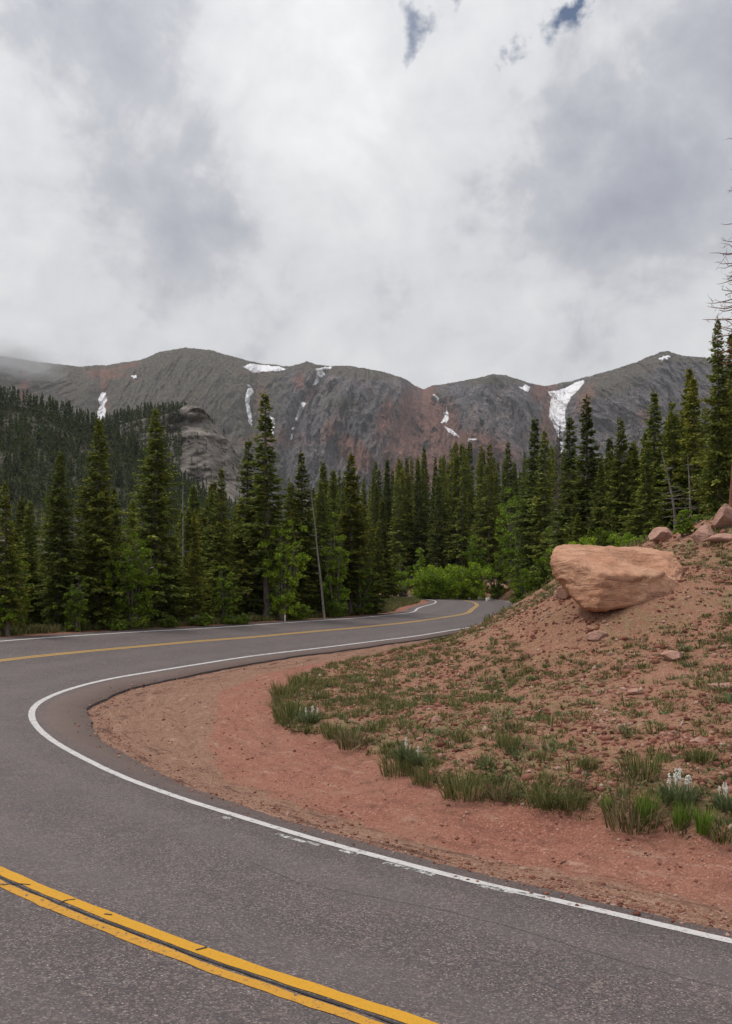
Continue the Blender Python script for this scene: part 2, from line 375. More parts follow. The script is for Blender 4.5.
def solve_edge():
    # the inner asphalt edge is a closed bend in the picture: nearest polyline distance instead
    ws = np.full(len(S), np.nan); cand = np.linspace(-2.2, -.05, 160)
    A, Bp = edge_px[:-1], edge_px[1:]
    for i in range(i_start, i_vis):
        p = IN[i, :2][None] + NO[i][None] * cand[:, None]; z = IN[i, 2] + B[i] * cand
        u = 366 + F * p[:, 0] / p[:, 1]; v = YH + F * (EYE - z) / p[:, 1]; q = np.c_[u, v]
        d = Bp - A; t = np.clip(((q[:, None] - A) * d).sum(-1) / (d * d).sum(-1), 0, 1)
        dist = np.linalg.norm(q[:, None] - (A + t[..., None] * d), axis=-1).min(1); j = dist.argmin()
        if dist[j] < 2 and 0 < j < 159: ws[i] = cand[j]
    return ws
def fill(ws, default, sd=6):
    ok = ~np.isnan(ws)
    if not ok.any(): return np.full(len(ws), default)
    w = np.interp(idx, np.r_[0, idx[ok], len(ws) + 60], np.r_[ws[ok][0], ws[ok], default])
    return smooth1(w, 30, sd)
wyn = solve_w(yen_px, 2.0, 4.6, range(max(0, i_start - 22), i_apex - 20)); wyf = solve_w(yel_px, 2.0, 4.6, range(i_apex, i_vis + 40))
print('wy near', np.nanmin(wyn), np.nanmax(wyn), 'far', np.nanmin(wyf), np.nanmax(wyf))
wy = fill(np.where(np.isnan(wyn), wyf, wyn), 3.4)
wof = solve_w(out_px, 5.0, 8.0, range(i_apex, i_vis + 60)); print('wo', np.nanmin(wof), np.nanmax(wof))
wo = fill(wof, 6.6)
we_ = solve_edge(); print('edge', np.nanmin(we_), np.nanmax(we_)); WE = fill(we_, -.6, 3)
WO = wo + .55
def rp(i, w, dz=0.0):
    """road surface points at station index (float array) and lateral offset"""
    i = np.asarray(i, float); w = np.asarray(w, float)
    x = np.interp(i, idx, IN[:, 0]) + np.interp(i, idx, NO[:, 0]) * w
    y = np.interp(i, idx, IN[:, 1]) + np.interp(i, idx, NO[:, 1]) * w
    z = np.interp(i, idx, IN[:, 2]) + np.interp(i, idx, B) * w + dz
    return np.stack([x, y, z], -1)
fi = np.arange(0, len(S) - 1, .5)
def ragged(i, seed, a=.05): return a * fbm(i * .9 * .4 * 3, seed, 0, 3) + a * 1.6 * perlin(i * .4 * .5, seed + 3)
wes = np.interp(fi, idx, WE) + ragged(fi, 1.5, .075); wos = np.interp(fi, idx, WO) + ragged(fi, 9.5, .06)
cols = []
for k, fr in enumerate(np.linspace(0, 1, 9)): cols.append(rp(fi, wes * (1 - fr) + wos * fr))
top = np.stack(cols, 1)
lo_in = top[:, 0] - np.array([0, 0, .34]); lo_out = top[:, -1] - np.array([0, 0, .34])
lo_in[:, :2] -= .03 * np.stack([np.interp(fi, idx, NO[:, 0]), np.interp(fi, idx, NO[:, 1])], 1)
V = np.concatenate([lo_in[:, None], top, lo_out[:, None]], 1); nr, nc = V.shape[:2]
mi = np.tile(np.r_[1, np.zeros(nc - 3, int), 1], nr - 1)
me = mesh_np('road', V.reshape(-1, 3), [grid_faces(nr, nc)], [M['asphalt'], M['asphalt_side']], False, mi)
lw_ = np.stack([wes * 1.0] + [wes * (1 - fr) + wos * fr for fr in np.linspace(0, 1, 9)] + [wos * 1.0], 1).ravel()
vattr(me, 'lane', np.c_[lw_, lw_, lw_])
road = tag(add('road', me), kind='structure')
def strip(name, i0, i1, wc, width, mat, dz=.004, rag=.006, step=.25, seed=0, label=None):
    f = np.arange(i0, i1, step); w = np.interp(f, idx, wc) if np.ndim(wc) else np.full(len(f), float(wc))
    a = rp(f, w - width / 2 + rag * perlin(f * 2.3, seed + .5), dz); b = rp(f, w + width / 2 + rag * perlin(f * 2.1, seed + 7.5), dz)
    V = np.stack([a, b], 1).reshape(-1, 3)
    o = add(name, mesh_np(name, V, [grid_faces(len(f), 2)], mat), road)
    if label: o['label'] = label
    return o
n_near = i_apex - 8
zero = np.zeros(len(S))
strip('white_edge_line', 0, len(S) - 2, zero, .13, M['white'])
strip('white_edge_line', 0, i_bend + 120, wo, .13, M['white'])
strip('yellow_centre_line', i_start - 60, n_near, wy - .085, .125, M['yellow'], rag=.012)
strip('yellow_centre_line', i_start - 60, n_near, wy + .095, .095, M['yellow_worn'], rag=.022, seed=3, label='thinner worn yellow centre line')
strip('yellow_centre_line', n_near, len(S) - 2, wy - .085, .115, M['yellow_far'])
strip('yellow_centre_line', n_near, len(S) - 2, wy + .085, .115, M['yellow_far'])
strip('tar_seam', i_start - 40, n_near - 6, wy + .014, .018, M['tar'], .0075, .015, seed=5)

# ------------------------------------------------------------------ terrain
ctrl = []
def cp(u, v, d): ctrl.append(at(u, v, d))
for q in [(275,705,18.4),(300,722,16.4),(420,780,11.3),(520,810,9.8),(600,825,9.25),(732,853,8.25),(732,700,13),(732,640,17),(732,580,21),(732,545,24),(732,515,27),(700,532,27),
          (660,552,26.5),(640,559,26),(600,607,20),(650,590,20.5),(545,601,24),(525,608,27),(500,619,29),(470,630,32),(456,635,34.5),(500,700,16.5),(600,700,14.5),(400,700,19),(400,655,28),(450,650,25),(550,640,20.5),(640,640,18.5),(320,668,26),(350,690,20)]: cp(*q)
for q in [(12,34,4.4),(8,34,3.2),(6.2,39,1.0),(5.2,36,.95),(8,39,1.9),(9,45,.85),(11,44,1.1),(13,55,.95),(10.5,52,.85),(18,60,2.4),(18,45,3.9),(25,35,5.8),(24,22,6),(16,18,3.6),(40,60,7),(20,80,3.4),(17,72,2.3),(18,95,3.2),(15.5,90,2.4),(11,100,2.4),(3,112,2.3),(25,100,4),
          (-15,34,.75),(-11,40,.8),(-6,48,.75),(0,62,.95),(2,70,1.1),(1,80,1.25),(-5,70,.8),(-22,60,.2),(-40,60,-1),(-20,100,.6),(0,130,2.6),(30,130,5),(-40,150,0),(60,100,9),(0,200,3),(-80,100,-2),(80,200,12),(-100,200,-1),(100,50,12),
          (-8,5,.62),(-10,-5,.5),(0,-12,.9),(10,-14,.8),(12,4,.5),(22,4,2),(30,-3,1.5),(-20,10,.3),(-40,0,-2),(-30,25,-.4),(0,-60,0),(60,0,6),(-100,0,-4),(60,-60,1),(-60,-60,-3)]: ctrl.append(np.array(q, float))
for i in range(0, len(S), 8):
    e = rp(i, WE[i] - .9); ctrl.append(np.array([e[0], e[1], e[2] - .06]))
    e = rp(i, WO[i] + 2.2); ctrl.append(np.array([e[0], e[1], e[2] - .06]))
for i in range(i_vis + 34, i_bend + 70, 6):
    e = rp(i, WE[i] - 3.8); ctrl.append(np.array([e[0], e[1], e[2] + 1.35])); e = rp(i, WE[i] - 6.5); ctrl.append(np.array([e[0], e[1], e[2] + 1.9]))
ctrl = np.array(ctrl)
# drop road-derived points that crowd others
keep = []
for p in ctrl:
    if all((p[0]-q[0])**2 + (p[1]-q[1])**2 > .5 for q in keep): keep.append(p)
ctrl = np.array(keep)
def tk(r2): return np.where(r2 > 0, .5 * r2 * np.log(np.maximum(r2, 1e-12)), 0)
n = len(ctrl); Kc = tk(((ctrl[:, None, :2] - ctrl[None, :, :2])**2).sum(-1)) + np.eye(n) * .6
Pc = np.c_[np.ones(n), ctrl[:, :2]]
A = np.block([[Kc, Pc], [Pc.T, np.zeros((3, 3))]])
W = np.linalg.solve(A, np.r_[ctrl[:, 2], 0, 0, 0])
def tps(x, y):
    sh = np.shape(x); x = np.ravel(x); y = np.ravel(y); r = np.empty(len(x))
    for a in range(0, len(x), 20000):
        X, Y = x[a:a+20000], y[a:a+20000]
        r[a:a+20000] = tk((X[:, None] - ctrl[:, 0])**2 + (Y[:, None] - ctrl[:, 1])**2) @ W[:n] + W[n] + W[n+1] * X + W[n+2] * Y
    return r.reshape(sh)
def lateral(x, y):
    x = np.ravel(x); y = np.ravel(y); j = np.empty(len(x), int)
    for a in range(0, len(x), 20000):
        j[a:a+20000] = ((x[a:a+20000, None] - IN[None, :, 0] - NO[None, :, 0] * 3)**2 + (y[a:a+20000, None] - IN[None, :, 1] - NO[None, :, 1] * 3)**2).argmin(1)
    dx, dy = x - IN[j, 0], y - IN[j, 1]
    w = dx * NO[j, 0] + dy * NO[j, 1]
    al = np.abs(dx * T[j, 0] + dy * T[j, 1])
    return j, w, al
def ground(x, y, full=False):
    sh = np.shape(x); x = np.ravel(np.asarray(x, float)); y = np.ravel(np.asarray(y, float))
    r = np.hypot(x, y); z = tps(x, y)
    far = sstep(150, 280, r); z = z * (1 - far) + far * (-2 + .012 * np.maximum(y, 0))
    j, w, al = lateral(x, y)
    rough = sstep(1.2, 5, np.abs(w - 3) - 3.6)
    slope = (w < 0)
    z = z + rough * np.where(slope, .13, .25) * fbm(x * .45, y * .45, 0, 4) * sstep(0, 60, 90 - r) + rough * .05 * fbm(x * 2.1, y * 2.1, 1, 3)
    z = z + .012 * fbm(x * 5, y * 5, 2, 3) - .035 * sstep(.35, .8, fbm(x * .9, y * .9, 6.5, 4, True)) * (w < 0)
    zr = IN[j, 2] + B[j] * w
    di = WE[j] - w; do = w - WO[j]
    sa = S[j] + (x - IN[j, 0]) * T[j, 0] + (y - IN[j, 1]) * T[j, 1]
    z = z - .05 * sstep(.25, .7, fbm(di * 1.6, sa * .22, 9.5, 4, True)) * sstep(.1, .5, di) * (1 - sstep(2.5, 4, di))
    ze = IN[j, 2] + B[j] * WE[j] - .055 + .015 * fbm(x * 1.5, y * 1.5, 4, 3)
    zo = IN[j, 2] + B[j] * WO[j] - .03
    near = al < 2.0
    a = sstep(0, 1.5, di); z = np.where(near & (di > -.02), ze * (1 - a) + z * a, z)
    a = sstep(.7, 3.0, do); z = np.where(near & (do > -.02), zo * (1 - a) + z * a, z)
    dep = .055 + .17 * sstep(.5, 1.6, np.minimum(-di, -do)) + .01
    z = np.where(near & (di <= -.02) & (do <= -.02), zr - dep, z)
    if full: return z.reshape(sh), j, w, di, do
    return z.reshape(sh)
def ray(u, v, d0=5, d1=140):
    d = np.exp(np.linspace(math.log(d0), math.log(d1), 400)); g = ground((u - 366) * d / F, d)
    zr = EYE - (v - YH) * d / F; k = np.where(zr <= g)[0]
    dd = d[k[0]] if len(k) else d1
    return np.array([(u - 366) * dd / F, dd, float(ground(np.array([(u - 366) * dd / F]), np.array([dd]))[0])])

th = np.concatenate([np.linspace(-180, -40, 30)[:-1], np.linspace(-40, -26, 12)[:-1], np.linspace(-26, 26, 420), np.linspace(26, 40, 12)[1:], np.linspace(40, 180, 30)[1:]])
rr = [.3]
while rr[-1] < 6500:
    d = rr[-1]
    st = .10 if d < 5 else (max(.045, .00062 * d * d) if d < 45 else (1.3 + (d - 45) * .03))
    rr.append(d + st)
rr = np.array(rr); TH, RR = np.meshgrid(np.radians(th), rr, indexing='xy')
X, Y = RR * np.sin(TH), RR * np.cos(TH)
Z, J, LW, DI, DO = ground(X, Y, True); DI = DI.ravel(); DO = DO.ravel()
# apron outline on the ground (edge of the bunch grass)
ap_px = [(700,1000),(760,858),(732,853),(690,846),(660,838),(600,826),(560,820),(520,811),(470,798),(440,791),(420,781),(370,761),(320,741),(290,735),(276,725),(272,712),(277,697),(292,683),(318,671),(345,664),(390,654),(440,643),(300,690)]
def poly_sd(P, Q):
    """signed distance (inside > 0) of points P to polygon Q"""
    P = np.asarray(P, float); Q = np.asarray(Q, float); out = np.full(len(P), 1e9); ins = np.zeros(len(P), bool)
    for a, b in zip(Q, np.roll(Q, -1, 0)):
        d = b - a; t = np.clip(((P - a) @ d) / max(d @ d, 1e-12), 0, 1)
        out = np.minimum(out, np.linalg.norm(P - (a + t[:, None] * d), axis=1))
        c = ((a[1] > P[:, 1]) != (b[1] > P[:, 1])); xx = a[0] + (P[:, 1] - a[1]) * d[0] / (d[1] if abs(d[1]) > 1e-12 else 1e-12)
        ins ^= c & (P[:, 0] < xx)
    return np.where(ins, out, -out)
edge_w = np.array([ray(u, v)[:2] for (u, v) in ap_px[1:-1]])
print('edgew', edge_w.round(1).tolist())
edge_w = np.vstack([[14, 1], edge_w])
inner_side = np.array([rp(i, 0)[:2] for i in range(i_vis + 10, i_start - 60, -4)])
road_side = np.array([rp(i, WE[i] - 1.0)[:2] for i in range(i_vis - 14, i_bend + 10, 5)])
grass_poly = np.vstack([edge_w[:-3], road_side[(road_side[:, 1] > edge_w[-4, 1] + 1)], [[40, 90], [60, 60], [60, 20], [60, -6]]])   # stony vegetated slope
XY = np.c_[X.ravel(), Y.ravel()]
sel = (np.hypot(XY[:, 0], XY[:, 1]) < 90)
sd = np.full(len(XY), -9.0); sd[sel] = poly_sd(XY[sel], grass_poly)
# small bank where the vegetated ground starts
Zr = Z.ravel() + np.where(DI > .3, .09 * sstep(-.10, .25, sd) * (1 - sstep(.25, 6, sd)), 0)
Z = Zr.reshape(X.shape)
jit = .12 * fbm(X.ravel() * 1.7, Y.ravel() * 1.7, 5, 3)
apron = ((1 - sstep(-.08, .12, sd + jit)) * (DI > -1)).clip(0, 1)
leftside = DO > 0
apron = np.where(leftside, 1 - sstep(.55, 1.1, DO + jit * 2), apron)
gx, gy = X.ravel(), Y.ravel()
duff = np.where(leftside, sstep(.8, 1.6, DO + jit * 3), 0)
crest = sstep(0, 3, (gy - 35) - .12 * gx + jit * 6) * (DI > 1.0) * (gx > 4)
duff = np.maximum(duff, crest * .45)
duff = np.maximum(duff, sstep(100, 150, np.hypot(gx, gy)))
duff = np.where((gx > 11) & (gy > 60) & (gy < 105) & (gx < 20), .35, duff)
green = np.clip(sstep(0, .4, sd) * (.34 + 1.0 * sstep(-.1, .5, fbm(gx * .25, gy * .25, 8, 3)) + .9 * (1 - sstep(.2, 1.1, sd))), 0, 1)
me = mesh_np('ground', np.c_[gx, gy, Z.ravel()], [grid_faces(len(rr), len(th))], M['ground'], True)
vattr(me, 'zone', np.c_[apron, duff, green])
tipd = np.exp(-(((gx + 5) / 3.2)**2 + ((gy - 19) / 5.0)**2))
aS = S[J] + ((gx - IN[J, 0]) * T[J, 0] + (gy - IN[J, 1]) * T[J, 1])
sand = np.clip(1 - sstep(.5, 1.1, DI + jit * 2.5 - 2.6 * tipd - .5 * sstep(18, 26, gy)), 0, 1) * (DI > -1)
vattr(me, 'sand', np.c_[sand, np.clip(DI, -2, 20), aS])
tag(add('ground', me), kind='structure')
_ok = sel
def gz(x, y): return float(ground(np.array([x]), np.array([y]))[0])

# painted scuffs, tar cracks on the asphalt (children of the road)
def scuff(px, w, mat, name, dz=.004):
    pts = []
    for (u, v) in px:
        d = 5.0
        for _ in range(60):
            j, lw, al = lateral([(u - 366) * d / F], [d]); z = IN[j[0], 2] + B[j[0]] * lw[0]; d = .5 * d + .5 * F * (EYE - z) / (v - YH)
        pts.append(((u - 366) * d / F, d, z + dz))
    pts = np.array(pts); seg = np.r_[0, np.cumsum(np.linalg.norm(np.diff(pts, axis=0), axis=1))]
    q = np.arange(0, seg[-1], .03); c = np.stack([np.interp(q, seg, pts[:, k]) for k in range(3)], 1)
    t = np.gradient(c, axis=0); t /= np.linalg.norm(t, axis=1)[:, None]; nn = np.c_[-t[:, 1], t[:, 0], np.zeros(len(t))]
    a = w * (.6 + .8 * np.abs(fbm(q * 6, px[0][0], 0, 3)))[:, None] * .5; off = nn * (.03 * fbm(q * 3, px[0][1], 1, 3))[:, None]
    V = np.stack([c + off - nn * a, c + off + nn * a], 1).reshape(-1, 3)
    return add(name, mesh_np(name, V, [grid_faces(len(q), 2)], mat), road)
for px in ([(276,834),(300,841),(322,846)], [(340,850),(358,855)], [(384,863),(410,869),(436,876)], [(478,885),(500,890),(522,894),(552,900)], [(222,817),(232,819.5)]):
    scuff(px, .10, M['white_worn'], 'worn_paint_mark')
scuff([(366,896),(450,912),(520,930),(600,955),(670,975),(740,992)], .007, M['tar'], 'pavement_crack', .0045)
scuff([(250,862),(300,884),(366,896)], .006, M['tar'], 'pavement_crack', .0045)
for px in ([(0,885.5),(15,884),(31,885.5)], [(58,905),(66,901),(76,899.5)], [(104,915),(116,916)], [(196,951),(208,948)]):
    scuff(px, .022, M['tar'], 'tar_crack', .0082)

def tube(pts, rad, sides=6):
    pts = np.asarray(pts, float); n_ = len(pts); t = np.gradient(pts, axis=0); t /= np.linalg.norm(t, axis=1)[:, None] + 1e-9
    ref = np.array([.31, .95, .05]) if abs(t[0][2]) > .7 else np.array([0, 0, 1.])
    a = np.cross(t, ref); a /= np.linalg.norm(a, axis=1)[:, None] + 1e-9; b = np.cross(t, a)
    an = np.linspace(0, 2 * np.pi, sides, endpoint=False)
    V = pts[:, None] + (a[:, None] * np.cos(an)[None, :, None] + b[:, None] * np.sin(an)[None, :, None]) * np.asarray(rad)[:, None, None]
    i = np.arange(n_ - 1)[:, None] * sides; k = np.arange(sides)[None]; k2 = (k + 1) % sides
    return V.reshape(-1, 3), np.stack([i + k, i + k2, i + sides + k2, i + sides + k], -1).reshape(-1, 4)
# ------------------------------------------------------------------ rocks
def ico(sub):
    import bmesh
    bm = bmesh.new(); bmesh.ops.create_icosphere(bm, subdivisions=sub, radius=1)
    v = np.array([x.co[:] for x in bm.verts]); f = np.array([[w.index for w in p.verts] for p in bm.faces]); bm.free(); return v, f
ICO = {k: ico(k) for k in (1, 2, 3, 4, 5)}
def rock_mesh(name, sx, sy, sz, seed, mat, sub=4, cuts=17, rough=.05):
    v, f = ICO[sub]; g = np.random.default_rng(seed); v = v.copy()
    for _ in range(cuts):
        nrm = g.normal(size=3); nrm /= np.linalg.norm(nrm); dd = g.uniform(.45, .82)
        e = v @ nrm - dd; v = v - np.where(e > 0, e, 0)[:, None] * nrm * .95
    v = v * (1 + rough * fbm(v[:, 0] * 2.2 + seed, v[:, 1] * 2.2, v[:, 2] * 2.2, 4)[:, None])
    v = v * [sx, sy, sz]
    return mesh_np(name, v, [f], mat, True)
# big boulder: lofted from its own plan outline
def hull_boulder():
    import bmesh
    d0 = 21.2
    def q(u, v, d): return at(u, v, d)
    # top rim (front, right, back, left), bottom rim
    pts = [q(552,553,20.9), q(557,547,21.5), q(570,546,22.6), q(598,547,23.2), q(640,549,23.6), q(672,553,23.4), q(682,569,22.2), q(679,583,21.2),
           q(584,573,19.9), q(604,574,19.6), q(640,576,19.9), q(660,575,20.3), q(576,566,20.1), q(551,561,20.7),
           q(553,572,20.7), q(563,585,20.6), q(574,598,20.2), q(586,609,19.7), q(597,610,19.5), q(620,607,19.6), q(650,603,19.9), q(676,597,20.6),
           q(590,612,21.5), q(670,600,23), q(600,590,23.5)]
    bm = bmesh.new(); vs = [bm.verts.new(p) for p in pts]
    r = bmesh.ops.convex_hull(bm, input=vs)
    bmesh.ops.delete(bm, geom=[g for g in r['geom_interior'] if isinstance(g, bmesh.types.BMVert)], context='VERTS')
    loose = [v for v in bm.verts if not v.link_faces]; bmesh.ops.delete(bm, geom=loose, context='VERTS')
    bmesh.ops.triangulate(bm, faces=bm.faces)
    for _ in range(5):
        bmesh.ops.subdivide_edges(bm, edges=[e for e in bm.edges if e.calc_length() > .075], cuts=1, use_grid_fill=True)
        bmesh.ops.triangulate(bm, faces=bm.faces)
    for _ in range(1): bmesh.ops.smooth_vert(bm, verts=bm.verts, factor=.5, use_axis_x=True, use_axis_y=True, use_axis_z=True)
    bm.normal_update()
    co = np.array([v.co[:] for v in bm.verts]); no = np.array([v.normal[:] for v in bm.verts])
    c = co.mean(0)
    k = .05 * fbm(co[:, 0] * .9, co[:, 1] * .9, co[:, 2] * 1.3, 3) + .06 * fbm(co[:, 0] * 1.8, co[:, 1] * 1.8, co[:, 2] * 4, 5, True) + .02 * fbm(co[:, 0] * 10, co[:, 1] * 10, co[:, 2] * 12, 2)
    co = co + no * k[:, None]
    # scooped hollow in the top towards the right
    h = at(645, 566, 21.4); e = ((co[:, 0] - h[0]) / .75)**2 + ((co[:, 1] - h[1]) / .75)**2
    co[:, 2] -= np.where(no[:, 2] > .3, .30 * np.exp(-e**2 * 1.8) - .05 * np.exp(-(np.sqrt(e) - 1.3)**2 * 9), 0) * (1 + .5 * fbm(co[:, 0] * 2, co[:, 1] * 2, 0, 3))
    # ledge step: raised slab at the back of the hollow
    for v, p in zip(bm.verts, co): v.co = p
    base = np.array([c[0], c[1], co[:, 2].min()])
    for v in bm.verts: v.co = np.array(v.co[:]) - base
    me = bpy.data.meshes.new('boulder'); bm.to_mesh(me); bm.free()
    me.polygons.foreach_set('use_smooth', np.ones(len(me.polygons), bool)); me.materials.append(M['boulder'])
    return me, base
me, base = hull_boulder()
tag(add('boulder', me, None, base), 'huge flat-topped tan boulder resting on the red slope', 'boulder')
def rock(u, v, wpx, hpx, label, cat='rock', mat='redrock', seed=1, dep=1.0, d=None, sink=.25, group=None, rz=0, name='rock', sub=4, tilt=0):
    p = ray(u, v) if d is None else np.array([(u - 366) * d / F, d, gz((u - 366) * d / F, d)])
    k = p[1] / F; sx = wpx * k / 2 * 1.22; sz = hpx * k / 2 * 1.25 / (1 - sink * .5)
    o = add(name, rock_mesh(name, sx, sx * dep, sz, seed, M[mat], sub), None, (p[0], p[1] + sx * dep * .4, p[2] + sz * (.82 - sink)))
    o.rotation_euler = (0, tilt, rz)
    return tag(o, label, cat, group)
rock(728, 543, 32, 24, 'large rounded red rock at the right edge on top of the slope', seed=31, dep=.8, d=26, sink=.25)
rock(706, 547, 24, 16, 'lichen-stained red rock leaning against the bigger one on the slope top', seed=36, dep=.8, d=25.4, sink=.35)
rock(724, 553, 36, 8, 'low red slab below the two rocks on the slope top', seed=33, dep=.6, d=24.6, sink=.4)
rock(664, 538, 26, 14, 'grey-pink rock half hidden behind the small green bush', seed=34, d=28.5, sink=.3)
rock(600, 642, 24, 9, 'flat-topped pink rock lying on the slope below the boulder', seed=15, dep=.7, sink=.35)
rock(559, 598, 12, 9, 'small pale pink rock tucked under the left end of the boulder', seed=16, sink=.2)
rock(568, 600, 22, 13, 'dark reddish rock under the overhang of the boulder', seed=17, sink=.3)
rock(500, 578, 24, 15, 'grey boulder among the bushes beyond the far road bend', 'boulder', 'redrock', 18, d=92, sink=.2)
rock(402, 583, 13, 16, 'pointed grey rock leaning left of the willow bushes', 'rock', 'greyrock', 19, d=100, sink=.1, tilt=-.6)
rock(403, 592, 10, 5, 'low grey rock beside the far road left of the bushes', 'rock', 'greyrock', 20, d=96, sink=.2)
rock(436, 727, 16, 9, 'flat pink stone at the top left of the bunch grass', seed=21, sink=.3)
rock(597, 733, 18, 5, 'thin pale pink slab lying in the middle of the slope', seed=22, sink=.3)
rock(704, 748, 20, 10, 'rounded red rock near the right edge of the slope', seed=23, sink=.3)
rock(655, 777, 13, 9, 'tan stone behind the grass clump near the flowering plant', seed=24, sink=.3)
rock(720, 772, 22, 7, 'flat pink rock at the right edge above the grass', seed=25, sink=.35)
rock(676, 660, 22, 9, 'pale pink flat rock high on the middle slope', seed=26, sink=.35)
rock(636, 697, 15, 6, 'pale flat stone in the centre of the slope', seed=27, sink=.3)
rock(722, 692, 28, 8, 'wide low red rock beside the right edge of the slope', seed=28, sink=.35)
rock(498, 763, 10, 7, 'round pink stone among the grass tufts', seed=29, sink=.3)
rock(536, 800, 8, 4, 'little pink stone by the gravel edge', seed=30, sink=.3)
# many stones of the slope
stones = [rock_mesh('stone', .5, .5, .32, 40 + k, M['redrock'], 2, 8, .08) for k in range(6)]
cnt = 0
while cnt < 75:
    u, v = random.uniform(400, 740), random.uniform(610, 830)
    p = ray(u, v)
    if poly_sd(p[None, :2], grass_poly)[0] < .2 or p[1] > 30 or p[0] > 12.5: continue
    if 3.8 < p[0] < 8 and 18.5 < p[1] < 25: continue
    s_ = random.uniform(.08, .20) * (1 if p[1] > 12 else .7)
    o = add('stone', stones[cnt % 6], None, (p[0], p[1], p[2] + .02 * s_)); o.scale = (s_, s_ * random.uniform(.6, 1), s_ * random.uniform(.6, 1)); o.rotation_euler = (0, 0, random.uniform(0, 6))
    tag(o, 'one of the small red stones strewn over the grassy slope', 'stone', 'red stones strewn over the slope'); cnt += 1
# gravel: loose chips nobody could count
def pebbles():
    v0, f0 = ICO[1]; Vs, Fs = [], []; g = np.random.default_rng(5)
    pts = []
    while len(pts) < 32000:
        m = 4000; d = 6 + 24 * g.random(m)**1.6; x = g.uniform(-.45, .85, m) * d; 
        z, j, w, di, do = ground(x, d, True); s_d = poly_sd(np.c_[x, d], grass_poly)
        zone = s_d > 0
        clump = fbm(x * .8, d * .8, 9, 3)
        spill = (di <= .02) & (di > -.45) & (g.random(m) < .25 * np.exp(di * 6)); z = np.where(spill, IN[j, 2] + B[j] * w + .002, z)
        ok = spill | (di > .02) & (g.random(m) < np.where(zone, .46 + 1.3 * clump, np.where(di < .5, .5, .10)))
        for k in np.where(ok)[0]: pts.append((x[k], d[k], z[k], zone[k], s_d[k]))
    pts = pts[:32000]
    for k, (x, y, z, zone, s_d) in enumerate(pts):
        s = (g.gamma(1.4, .0115) + .008) if zone else g.gamma(2, .004) + .005
        s = min(s, .085) * (1 + .02 * max(0, y - 12))
        if zone: z += .09 * (1 - float(sstep(.25, 6, s_d))) * float(sstep(-.1, .25, s_d))
        v = v0 * (1 + g.uniform(-.42, .35, (len(v0), 1))) * [s, s * g.uniform(.6, 1), s * g.uniform(.45, 1.0)]
        a = g.uniform(0, 6.28); c, q = math.cos(a), math.sin(a)
        v = np.c_[v[:, 0] * c - v[:, 1] * q + x, v[:, 0] * q + v[:, 1] * c + y, v[:, 2] + z + s * .12]
        Vs.append(v); Fs.append(f0 + k * len(v0))
    return mesh_np('gravel', np.vstack(Vs), [np.vstack(Fs)], M['pebble'])
tag(add('gravel', pebbles()), 'loose red gravel and stone chips on the roadside and slope', 'gravel', kind='stuff')

# ------------------------------------------------------------------ grass
def blades(nb, h, spread, g, lean=.35, w=.006):
    """tuft of curved blades, returns V, quads+tris"""
    a = g.uniform(0, 2 * np.pi, nb); r0 = spread * np.sqrt(g.random(nb)) * .5
    bx, by = r0 * np.cos(a), r0 * np.sin(a)
    la = a + g.normal(0, .5, nb); ln = np.abs(g.normal(0, lean, nb)) + r0 / max(spread, 1e-3) * .35; hh = h * g.uniform(.55, 1.05, nb)
    ww = w * g.uniform(.7, 1.4, nb); px, py = -np.sin(la + g.normal(0, .8, nb)), np.cos(la + g.normal(0, .8, nb))
    V = []
    for t, wf in ((0, 1), (.5, .85), (1, 0)):
        cx = bx + np.cos(la) * ln * hh * t**1.7; cy = by + np.sin(la) * ln * hh * t**1.7; cz = hh * t * (1 - .25 * ln * t)
        if wf: V.append(np.c_[cx - px * ww * wf, cy - py * ww * wf, cz]); V.append(np.c_[cx + px * ww * wf, cy + py * ww * wf, cz])
        else: V.append(np.c_[cx, cy, cz])
    i = np.arange(nb)
    q = np.c_[i, i + nb, i + 3 * nb, i + 2 * nb]; t3 = np.c_[i + 2 * nb, i + 3 * nb, i + 4 * nb]
    return np.vstack(V), q, t3
G = np.random.default_rng(21)
tufts = {}
def tuft_mesh(kind, k):
    key = (kind, k)
    if key not in tufts:
        g = np.random.default_rng(100 + k * 7 + len(kind))
        V, q, t3 = blades(210, .34, .42, g, .55, .0042) if kind != 'grass_bright' else blades(130, .40, .16, g, .22, .005)
        tufts[key] = mesh_np('grass_tuft', V, [q, t3], M[kind])
    return tufts[key]
def bank(x, y):
    s_d = float(poly_sd(np.array([[x, y]]), grass_poly)[0]); return gz(x, y) + .09 * (1 - float(sstep(.25, 6, s_d))) * float(sstep(-.1, .25, s_d))
